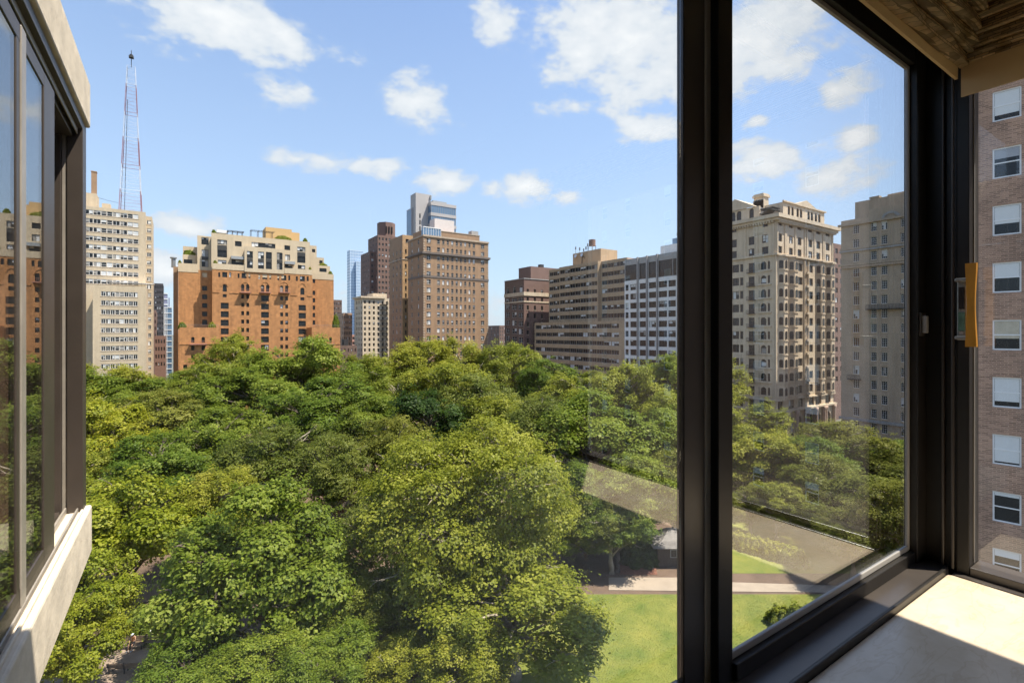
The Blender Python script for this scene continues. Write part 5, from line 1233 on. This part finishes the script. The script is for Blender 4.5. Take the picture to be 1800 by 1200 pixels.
# ------------------------------------------------------------------ shed, benches, person
def shed():
    A = Vector((*at(1152, 64.2), 0)); e = empty('garden_shed', A, 'dark brown timber garden shed with grey shingle hipped roof and pale wooden door', 'shed')
    e.rotation_euler = (0, 0, math.atan2(RY, RX)); tw = mat('dark_brown_boards', (.055, .042, .035), var=.2, scale=1); sh = mat('grey_shingle', (.24, .22, .20), var=.25, scale=2.5)
    w, dp, h = 6.4, 4.2, 2.75
    for k in range(22): MB().box(.3 + k * w / 22, .3 + (k + 1) * w / 22 - .015, -.02 - (k % 2) * .012, .1, 0, h).build('board', tw, e)
    MB().box(.3, w + .3, .1, dp, 0, h - .02).build('wall', tw, e)
    r = MB(); ov = .75; zr = h + 1.35
    a = [(-ov + .3, -ov, h - .1), (w + ov + .3, -ov, h - .1), (w + ov + .3, dp + ov, h - .1), (-ov + .3, dp + ov, h - .1)]; m1 = [(1.0, .5, h + .45), (w - .4, .5, h + .45), (w - .4, dp - .5, h + .45), (1.0, dp - .5, h + .45)]
    t1 = [(2.2, 1.7, zr), (w - 1.6, 1.7, zr), (w - 1.6, dp - 1.7, zr), (2.2, dp - 1.7, zr)]
    for q, s_ in ((a, m1), (m1, t1)):
        for i in range(4): r.poly([q[i], q[(i + 1) % 4], s_[(i + 1) % 4], s_[i]])
    r.poly(t1); r.poly(a[::-1]); r.build('roof', sh, e)
    for j in range(7):
        f = j / 7; q = [tuple(Vector(a[i]).lerp(Vector(m1[i]), f) + Vector((0, 0, .03))) for i in (0, 1)]; MB().tube(q, .025, 4).build('shingle_course', sh, e)
    MB().box(3.55, 4.75, -.12, -.04, .15, 2.25).build('door', mat('pale_wood_door', (.42, .28, .13), var=.15, scale=1), e)
    for x in (3.4, 4.76): MB().box(x, x + .13, -.13, -.04, .1, 2.4).build('door_frame', MATS['grey_shingle'], e)
    f = MB().box(1.9, 2.75, -.11, -.04, 1.25, 2.3).build('window', frameG, e); MB().box(1.98, 2.67, -.12, -.112, 1.33, 2.22).build('pane', glassM, f)
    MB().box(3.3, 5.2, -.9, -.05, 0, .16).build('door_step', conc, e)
shed()
benchm = mat('weathered_timber', (.17, .125, .09), var=.25, scale=2)
def bench(px, d, ang, L_, label):
    x, y = at(px, d); e = empty('park_bench', (x, y, .05), label, 'bench', None, math.atan2(RY, RX) + ang)
    for k in range(4): MB().box(-L_ / 2, L_ / 2, -.25 + k * .125, -.14 + k * .125, .42, .46).build('seat_slat', benchm, e)
    for k in range(3): MB().box(-L_ / 2, L_ / 2, .27 + k * .03, .31 + k * .03, .55 + k * .15, .66 + k * .15).build('back_slat', benchm, e)
    for sx in (-L_ / 2 + .15, 0, L_ / 2 - .15):
        MB().box(sx - .04, sx + .04, -.24, -.17, 0, .42).box(sx - .04, sx + .04, .22, .29, 0, .42).box(sx - .035, sx + .035, -.25, .3, .36, .42).build('leg', ironM, e); MB().box(sx - .03, sx + .03, .30, .37, .42, 1.0).build('back_post', ironM, e)
    return x, y
bx, by = bench(229, 47.6, .06, 2.6, 'weathered slatted bench with a person sitting on it'); bench(276, 48.0, .04, 2.6, 'empty weathered bench between the hedge and the plaza'); bench(222, 44.3, 3.2, 2.9, 'long weathered bench turned with its back to the window')
def person():
    e = empty('person', (bx + .25 * RX, by + .25 * RY, .05), 'person sitting on the bench in an orange top, white cap and dark shorts', 'person', None, math.atan2(RY, RX) + .06)
    V = {'pel': (0, .05, .56), 'sp': (0, .08, .80), 'ch': (0, .06, 1.02), 'nk': (0, .03, 1.17), 'hd': (0, -.01, 1.29), 'ht': (0, -.02, 1.40),
         'lk': (-.14, -.38, .55), 'la': (-.15, -.42, .13), 'lf': (-.16, -.60, .06), 'rk': (.14, -.36, .55), 'ra': (.17, -.36, .13), 'rf': (.18, -.54, .06), 'lh': (-.1, .02, .54), 'rh': (.1, .02, .54),
         'ls': (-.19, .06, 1.08), 'le': (-.27, -.08, .82), 'lw': (-.12, -.30, .70), 'lx': (-.08, -.37, .68), 'rs': (.19, .06, 1.08), 're': (.27, -.08, .82), 'rw': (.12, -.30, .70), 'rx': (.08, -.37, .68)}
    E = [('pel', 'sp'), ('sp', 'ch'), ('ch', 'nk'), ('nk', 'hd'), ('hd', 'ht'), ('pel', 'lh'), ('lh', 'lk'), ('lk', 'la'), ('la', 'lf'), ('pel', 'rh'), ('rh', 'rk'), ('rk', 'ra'), ('ra', 'rf'), ('ch', 'ls'), ('ls', 'le'), ('le', 'lw'), ('lw', 'lx'), ('ch', 'rs'), ('rs', 're'), ('re', 'rw'), ('rw', 'rx')]
    RAD = {'pel': .15, 'sp': .135, 'ch': .15, 'nk': .055, 'hd': .095, 'ht': .08, 'lh': .10, 'rh': .10, 'lk': .065, 'rk': .065, 'la': .042, 'ra': .042, 'lf': .04, 'rf': .04, 'ls': .065, 'rs': .065, 'le': .045, 're': .045, 'lw': .034, 'rw': .034, 'lx': .035, 'rx': .035}
    ks = list(V); me = bpy.data.meshes.new('body'); me.from_pydata([V[k] for k in ks], [(ks.index(a), ks.index(c)) for a, c in E], [])
    o = bpy.data.objects.new('body', me); link(o, e); md = o.modifiers.new('skin', 'SKIN'); sv = me.skin_vertices[0].data if me.skin_vertices else None
    if sv is None:
        bm_layer = me.attributes.get('skin'); 
    if sv is not None:
        for i, k in enumerate(ks): sv[i].radius = (RAD[k], RAD[k]); sv[i].use_root = (k == 'pel')
    ss = o.modifiers.new('sub', 'SUBSURF'); ss.levels = 1; ss.render_levels = 1
    me.materials.append(mat('skin', (.45, .26, .17), rough=.55, var=.05))
    MB().tube([(0, .06, .66), (0, .08, .82), (0, .06, 1.0), (0, .05, 1.13)], [.185, .165, .185, .10], 12).build('shirt', mat('orange_cloth', (.55, .22, .07), var=.1), e, smooth=True)
    for s_ in (-1, 1):
        MB().tube([(s_ * .09, .04, .56), (s_ * .14, -.30, .56)], [.125, .09], 10).build('shorts_leg', mat('dark_cloth', (.04, .04, .05)), e, smooth=True); MB().box(s_ * .17 - .05, s_ * .17 + .05, -.66 if s_ < 0 else -.6, -.38 if s_ < 0 else -.32, 0, .09).build('shoe', whiteP, e)
    MB().tube([(0, -.02, 1.345), (0, -.02, 1.39), (0, -.02, 1.43)], [.112, .105, .04], 12).box(-.08, .08, -.2, -.1, 1.35, 1.362).build('cap', whiteP, e)
person()

# ------------------------------------------------------------------ our window, its room and the neighbouring bay (z relative to the eye)
def zz(z): return H + z
blackM = mat('dark_bronze_frame', (.022, .019, .016), rough=.38, var=.15, scale=6, spec=.4)
bronzeM = mat('bronze_track', (.075, .062, .052), rough=.32, var=.15, scale=5, spec=.6)
alumM = mat('aluminium_spacer', (.40, .38, .35), rough=.45, var=.08)
marbM = mat('cream_marble', (.78, .61, .41), rough=.2, var=.16, scale=6, c2=(.88, .75, .57), spec=.5, detail=9)
def marble_veins(M):
    nt = M.node_tree; N = nt.nodes.new; L = nt.links.new; b = nt.nodes['Principled BSDF']; src = b.inputs['Base Color'].links[0].from_socket
    tc = N('ShaderNodeTexCoord'); mp = N('ShaderNodeMapping'); mp.inputs['Rotation'].default_value = (0, 0, .7); mp.inputs['Scale'].default_value = (2.2, 7, 4); L(tc.outputs['Object'], mp.inputs[0])
    n = N('ShaderNodeTexNoise'); n.inputs['Scale'].default_value = 2.2; n.inputs['Detail'].default_value = 8; n.inputs['Distortion'].default_value = 1.6; L(mp.outputs[0], n.inputs['Vector'])
    r = N('ShaderNodeValToRGB'); e = r.color_ramp.elements; e[0].position = .47; e[0].color = (1, 1, 1, 1); e[1].position = .53; e[1].color = (1, 1, 1, 1); q = e.new(.5); q.color = (.74, .64, .54, 1); L(n.outputs['Fac'], r.inputs[0])
    mx = N('ShaderNodeMixRGB'); mx.blend_type = 'MULTIPLY'; mx.inputs[0].default_value = .32; L(src, mx.inputs[1]); L(r.outputs[0], mx.inputs[2]); L(mx.outputs[0], b.inputs['Base Color'])
marble_veins(marbM)
wallI = mat('room_plaster', (.74, .71, .66), rough=.9, var=.04)
floorI = mat('room_floor', (.16, .10, .06), rough=.5, var=.15, scale=3)
facM = mat('facade_brick', (.34, .21, .15), var=.15, scale=.8, brick=(.215, .072, .011, .8, .5))
gl = glass_clear('clear_pane'); glc = glass_clear('boosted_reflection_pane', f0=.135)     # made-up extra reflectance so the park window mirrors the sunlit sill more
def front_window():
    e = empty('sliding_window', (.7, .52, zz(-.6)), 'dark bronze two-pane sliding window looking over the park', 'window'); e['_abs'] = 1
    def p(n, m_, *a, bevel=.002): x0, x1, y0, y1, z0, z1 = a; return MB().box(x0, x1, y0, y1, zz(z0), zz(z1)).build(n, m_, e, bevel=bevel)
    p('stile', bronzeM, .688, .744, .5235, .538, -.60, .76); p('weather_strip', mat('beige_weather_strip', (.72, .64, .54), rough=.6, var=.08), .7445, .785, .5235, .528, -.599, .755); p('stile', blackM, .757, .799, .507, .5225, -.600, .76)
    p('stile', blackM, 1.600, 1.66, .495, .5225, -.600, .76); p('rail', blackM, .7995, 1.5995, .500, .5220, -.600, -.570); p('rail', blackM, .7995, 1.5995, .500, .5220, .700, .76)
    p('spacer', alumM, 1.588, 1.5995, .5115, .5185, -.5695, .6995); p('spacer', alumM, .7995, 1.5875, .5115, .5185, -.5698, -.556); p('spacer', alumM, .7995, 1.5875, .5115, .5185, .688, .6998)
    for yy in (.5135,): p('pane', glc, .7995, 1.5995, yy, yy + .004, -.5698, .6998, bevel=0)
    p('stile', bronzeM, -.20, -.14, .525, .555, -.60, .76); p('rail', bronzeM, -.139, .6875, .5235, .538, -.60, -.572); p('rail', bronzeM, -.139, .6875, .5235, .538, .70, .76)
    for yy in (.529,): p('pane', glc, -.139, .6875, yy, yy + .0025, -.5715, .6995, bevel=0)
    p('track', bronzeM, -.2, 1.66, .448, .553, -.640, -.6005); p('track_lip', blackM, -.2, 1.63, .440, .4475, -.640, -.594); p('track_fin', blackM, -.2, 1.66, .5435, .5445, -.6, -.59)
    p('head', blackM, -.25, 1.66, .43, .556, .7605, .86)
    for yy in (.468, .478): p('head_fin', bronzeM, -.2, 1.6, yy, yy + .003, .745, .76)
    p('latch', alumM, 1.612, 1.628, .480, .4900, -.0, .045); p('latch_plate', bronzeM, 1.605, 1.64, .4902, .4948, -.008, .053)
    for z in (.004, .040): MB().tube([(1.634, .4885, zz(z)), (1.634, .4915, zz(z))], .003, 8).build('screw', alumM, e)
front_window()
def side_window():
    e = empty('side_window', (1.68, 0, zz(-.6)), 'dark framed side window facing the brown brick building with an amber lever handle', 'window'); e['_abs'] = 1
    def p(n, m_, *a, bevel=.002): x0, x1, y0, y1, z0, z1 = a; return MB().box(x0, x1, y0, y1, zz(z0), zz(z1)).build(n, m_, e, bevel=bevel)
    p('corner_post', blackM, 1.661, 1.72, .43, .545, -.64, .86); p('stile', blackM, 1.645, 1.72, .404, .4295, -.612, .86)
    p('stile_bead', bronzeM, 1.638, 1.6445, .432, .438, -.60, .76); p('stile_bead', bronzeM, 1.650, 1.6605, .455, .461, -.60, .76)
    p('rail', bronzeM, 1.645, 1.72, -.82, .4035, -.640, -.585); p('rail_lip', bronzeM, 1.622, 1.6445, -.82, .432, -.640, -.606); p('stile', blackM, 1.645, 1.72, -.88, -.8205, -.64, .86); p('head', blackM, 1.645, 1.72, -.82, .4035, .70, .86)
    p('gasket', alumM, 1.676, 1.679, .4015, .4038, -.58, .70, bevel=0)
    p('pane', gl, 1.682, 1.688, -.8204, .4036, -.586, .702, bevel=0)
    # lever handle and its plate on the stile
    n = 22; hd = MB(); prof = []
    for i in range(n + 1):
        t = i / n; w = .0105 - .0030 * math.sin(math.pi * t) ** 1.5; prof.append((t, w))
    zb_, zt_ = -.034, .170; b0 = None
    for i in range(n):
        (t0, w0), (t1, w1) = prof[i], prof[i + 1]; z0, z1 = zb_ + (zt_ - zb_) * t0, zb_ + (zt_ - zb_) * t1
        c = (1.612, .392); off0 = .0015 * math.sin(math.pi * t0); off1 = .0015 * math.sin(math.pi * t1)
        A = [(c[0] - w0 * .55, c[1] - w0 + off0 * 0), (c[0] + w0 * .55, c[1] - w0), (c[0] + w0 * .55, c[1] + w0), (c[0] - w0 * .55, c[1] + w0)]; B = [(c[0] - w1 * .55, c[1] - w1), (c[0] + w1 * .55, c[1] - w1), (c[0] + w1 * .55, c[1] + w1), (c[0] - w1 * .55, c[1] + w1)]
        for k in range(4):
            k2 = (k + 1) % 4; hd.poly([(A[k][0] - off0, A[k][1], zz(z0)), (A[k2][0] - off0, A[k2][1], zz(z0)), (B[k2][0] - off1, B[k2][1], zz(z1)), (B[k][0] - off1, B[k][1], zz(z1))])
        if i == 0: hd.poly([(q[0] - off0, q[1], zz(z0)) for q in A])
        if i == n - 1: hd.poly([(q[0] - off1, q[1], zz(z1)) for q in B])
    hd.build('handle', mat('amber_wood_handle', (.62, .27, .025), rough=.4, var=.10, scale=30), e)
    p('lock_plate', mat('worn_nickel', (.34, .33, .30), rough=.35, metal=.7, var=.3, scale=60), 1.6405, 1.6448, .408, .427, -.018, .135); p('lock_slot', blackM, 1.6385, 1.6402, .412, .423, .06, .115, bevel=0); p('lock_slot', mat('verdigris', (.10, .22, .17), rough=.7, var=.3, scale=40), 1.6387, 1.6402, .411, .424, .005, .052, bevel=0)
    for z in (-.016, .128): p('handle_bracket', MATS['worn_nickel'], 1.618, 1.6402, .394, .426, z, z + .008)
    for z in (.0, .130): MB().tube([(1.6405, .4175, zz(z)), (1.6365, .4175, zz(z))], .004, 8).build('screw', alumM, e)
side_window()
def sill_and_room():
    def st(n, m_, *a, bevel=0): x0, x1, y0, y1, z0, z1 = a; return tag(MB().box(x0, x1, y0, y1, zz(z0), zz(z1)).build(n, m_, bevel=bevel), kind='structure')
    st('window_sill', marbM, -.30, 1.6215, -.80, .4395, -.66, -.6085, bevel=.003)
    # walls of the room: brick outside, plaster within
    st('wall_front_low', facM, -.5, 1.78, .5535, .60, -3.0, -.72); st('wall_front_low', wallI, -3.2, 1.70, .441, .553, -1.6, -.661)
    st('wall_front_left', wallI, -3.2, -.205, .30, .60, -.66, 1.25); st('wall_front_top', facM, -.5, 1.76, .557, .60, .98, 1.4); st('wall_front_top', wallI, -.2, 1.655, .44, .556, .862, 1.25)
    st('wall_side_low', facM, 1.7205, 1.80, -4, .50, -3.0, -.70); st('wall_side_low', wallI, 1.6225, 1.72, -4, .44, -1.6, -.662); st('wall_side_top', facM, 1.77, 1.84, -4, .545, .865, 1.4); st('wall_side_top', wallI, 1.66, 1.765, -4, .43, .866, 1.25)
    st('wall_side', wallI, 1.65, 1.80, -4, -.882, -.66, .864); st('wall_back', wallI, -3.2, 1.9, -4.2, -4.0, -1.6, 1.25); st('wall_left', wallI, -3.4, -3.2, -4.2, .6, -1.6, 1.25)
    st('floor', floorI, -3.4, 1.9, -4.2, .6, -1.75, -1.6); st('ceiling', wallI, -3.4, 1.9, -4.2, .556, 1.2505, 1.4)
sill_and_room()
fabM = mat('woven_shade_fabric', (.76, .52, .20), rough=.9, var=.35, scale=14, c2=(1.0, .80, .46), trans=.6, detail=3, brick=(.024, .0062, .0009, .35, .8))
hemM = mat('tan_shade_lining', (.82, .64, .37), rough=.85, var=.05, scale=4, trans=.5)
def shades():
    def fold_strip(name, parent, prof, a0, a1, axis, m_, seed, n=46, amp=.004):
        rr = random.Random(seed); b = MB(); rows_ = []
        ph = [rr.uniform(0, 6) for _ in prof]
        for i in range(n + 1):
            t = i / n; a = a0 + (a1 - a0) * t
            for j, (o, z) in enumerate(prof):
                w = amp * math.sin(a * 9 + ph[j]) + amp * .6 * math.sin(a * 23 + ph[j] * 2)
                e_ = a + (rr.uniform(-.006, .006) if i in (0, n) else 0)
                b.v.append((e_, o + w, zz(z + w * .8)) if axis == 'X' else (o + w, e_, zz(z + w * .8)))
        m = len(prof)
        for i in range(n):
            for j in range(m - 1): b.f.append((i * m + j, (i + 1) * m + j, (i + 1) * m + j + 1, i * m + j + 1)); b.m.append(0)
        o = b.build(name, m_, parent, smooth=True); md = o.modifiers.new('thick', 'SOLIDIFY'); md.thickness = .003; return o
    def bulge(o0, z0, o1, z1, push, n=7):
        return [(o0 + (o1 - o0) * k / n - push * math.sin(math.pi * k / n) , z0 + (z1 - z0) * k / n - .006 * math.sin(math.pi * 2 * k / n)) for k in range(n + 1)]
    e = empty('roman_shade', (.7, .41, zz(.63)), 'gathered woven tan roman shade over the park window', 'window shade'); e['_abs'] = 1
    MB().box(-.2, 1.592, .412, .418, zz(.622), zz(.662)).build('hem_bar', hemM, e)
    for k in range(4):
        z0 = .640 + k * .030; o = .408 - k * .016
        fold_strip('fold', e, bulge(o, z0, o - .004, z0 + .034, .020), -.2, 1.588 + (.018 * ((k * 7) % 3 - 1)), 'X', fabM, 10 + k)
    MB().box(-.2, 1.60, .36, .425, zz(.758), zz(.80)).build('head_rail', blackM, e)
    e = empty('roman_shade', (1.6, 0, zz(.58)), 'pleated woven tan roman shade with plain flap over the side window', 'window shade'); e['_abs'] = 1
    MB().box(1.598, 1.602, -1.05, .408, zz(.578), zz(.668)).build('flap', hemM, e)
    for k in range(5):
        z0 = .655 + k * .022; o = 1.592 - k * .020
        fold_strip('fold', e, bulge(o, z0, o - .003, z0 + .024, .012), -1.05, .392 - .006 * k, 'Y', fabM, 30 + k)
    MB().box(1.50, 1.64, -1.06, .41, zz(.775), zz(.81)).build('head_rail', wallI, e)
shades()
def neighbour_bay():
    e = empty('bay_window', (-.45, 1.4, zz(-.56)), 'neighbouring bay window with weathered stone sill, lintel and reflecting glass', 'window'); e['_abs'] = 1
    conL = mat('weathered_concrete', (.70, .60, .46), rough=.85, var=.20, scale=9, bump=.3, streak=.0); dm = mat('dark_brown_metal', (.060, .046, .037), rough=.42, var=.2, scale=8); lm = mat('dull_track_metal', (.34, .30, .25), rough=.4, var=.2, scale=12)
    def p(n, m_, *a, bevel=.002): x0, x1, y0, y1, z0, z1 = a; return MB().box(x0, x1, y0, y1, zz(z0), zz(z1)).build(n, m_, e, bevel=bevel)
    p('sill', conL, -.62, -.232, .70, 2.135, -.715, -.562, bevel=.006); p('lintel', conL, -.62, -.236, .70, 2.135, .668, .815, bevel=.006)
    p('head_frame', dm, -.40, -.246, .70, 2.06, .640, .6675); p('head_frame', dm, -.40, -.270, .70, 2.06, .612, .6395); p('head_frame', lm, -.262, -.258, .70, 2.06, .622, .6398)
    p('jamb', dm, -.285, -.246, 2.06, 2.128, -.5615, .6675); p('jamb_strip', lm, -.297, -.2855, 2.064, 2.12, -.5615, .667); p('jamb', dm, -.318, -.2975, 2.06, 2.125, -.5615, .667); p('jamb_strip', lm, -.326, -.3185, 2.062, 2.12, -.5615, .667); p('jamb', dm, -.385, -.3265, 2.055, 2.125, -.5615, .667)
    for x, w, h, m_ in ((-.244, .006, .010, conL), (-.256, .005, .016, lm), (-.284, .006, .022, lm), (-.300, .014, .012, dm), (-.318, .006, .024, lm)): p('track_fin', m_, x - w, x, .70, 2.055, -.5615, -.562 + h)
    # the slid-back sash: wide end stile, bar, rails, glass nearly flush with its face
    p('sash_stile', dm, -.276, -.258, 1.58, 1.70, -.545, .611); p('sash_bar', dm, -.270, -.2585, 1.340, 1.366, -.545, .611); p('sash_bar', lm, -.270, -.2560, 1.3665, 1.404, -.545, .611)
    p('sash_rail', dm, -.276, -.258, .70, 1.579, -.545, -.505); p('sash_rail', dm, -.276, -.258, .70, 1.579, .575, .611)
    p('pane', gl, -.2630, -.2605, .70, 1.5795, -.507, .577, bevel=0); p('pane', gl, -.2745, -.2720, .70, 1.5795, -.507, .577, bevel=0)  # inner pane added to brighten the reflection in this glass
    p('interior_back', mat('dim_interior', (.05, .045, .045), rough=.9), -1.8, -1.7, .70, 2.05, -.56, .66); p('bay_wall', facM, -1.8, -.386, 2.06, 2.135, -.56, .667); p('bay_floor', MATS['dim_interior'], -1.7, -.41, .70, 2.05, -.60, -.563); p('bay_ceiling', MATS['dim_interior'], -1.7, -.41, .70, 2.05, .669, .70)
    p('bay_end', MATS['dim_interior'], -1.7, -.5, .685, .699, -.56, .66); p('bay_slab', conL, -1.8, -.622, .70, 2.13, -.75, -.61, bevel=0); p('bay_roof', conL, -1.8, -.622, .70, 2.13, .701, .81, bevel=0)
    p('bay_corner', facM, -.62, -.26, .601, .684, -3, .81, bevel=0)
neighbour_bay()
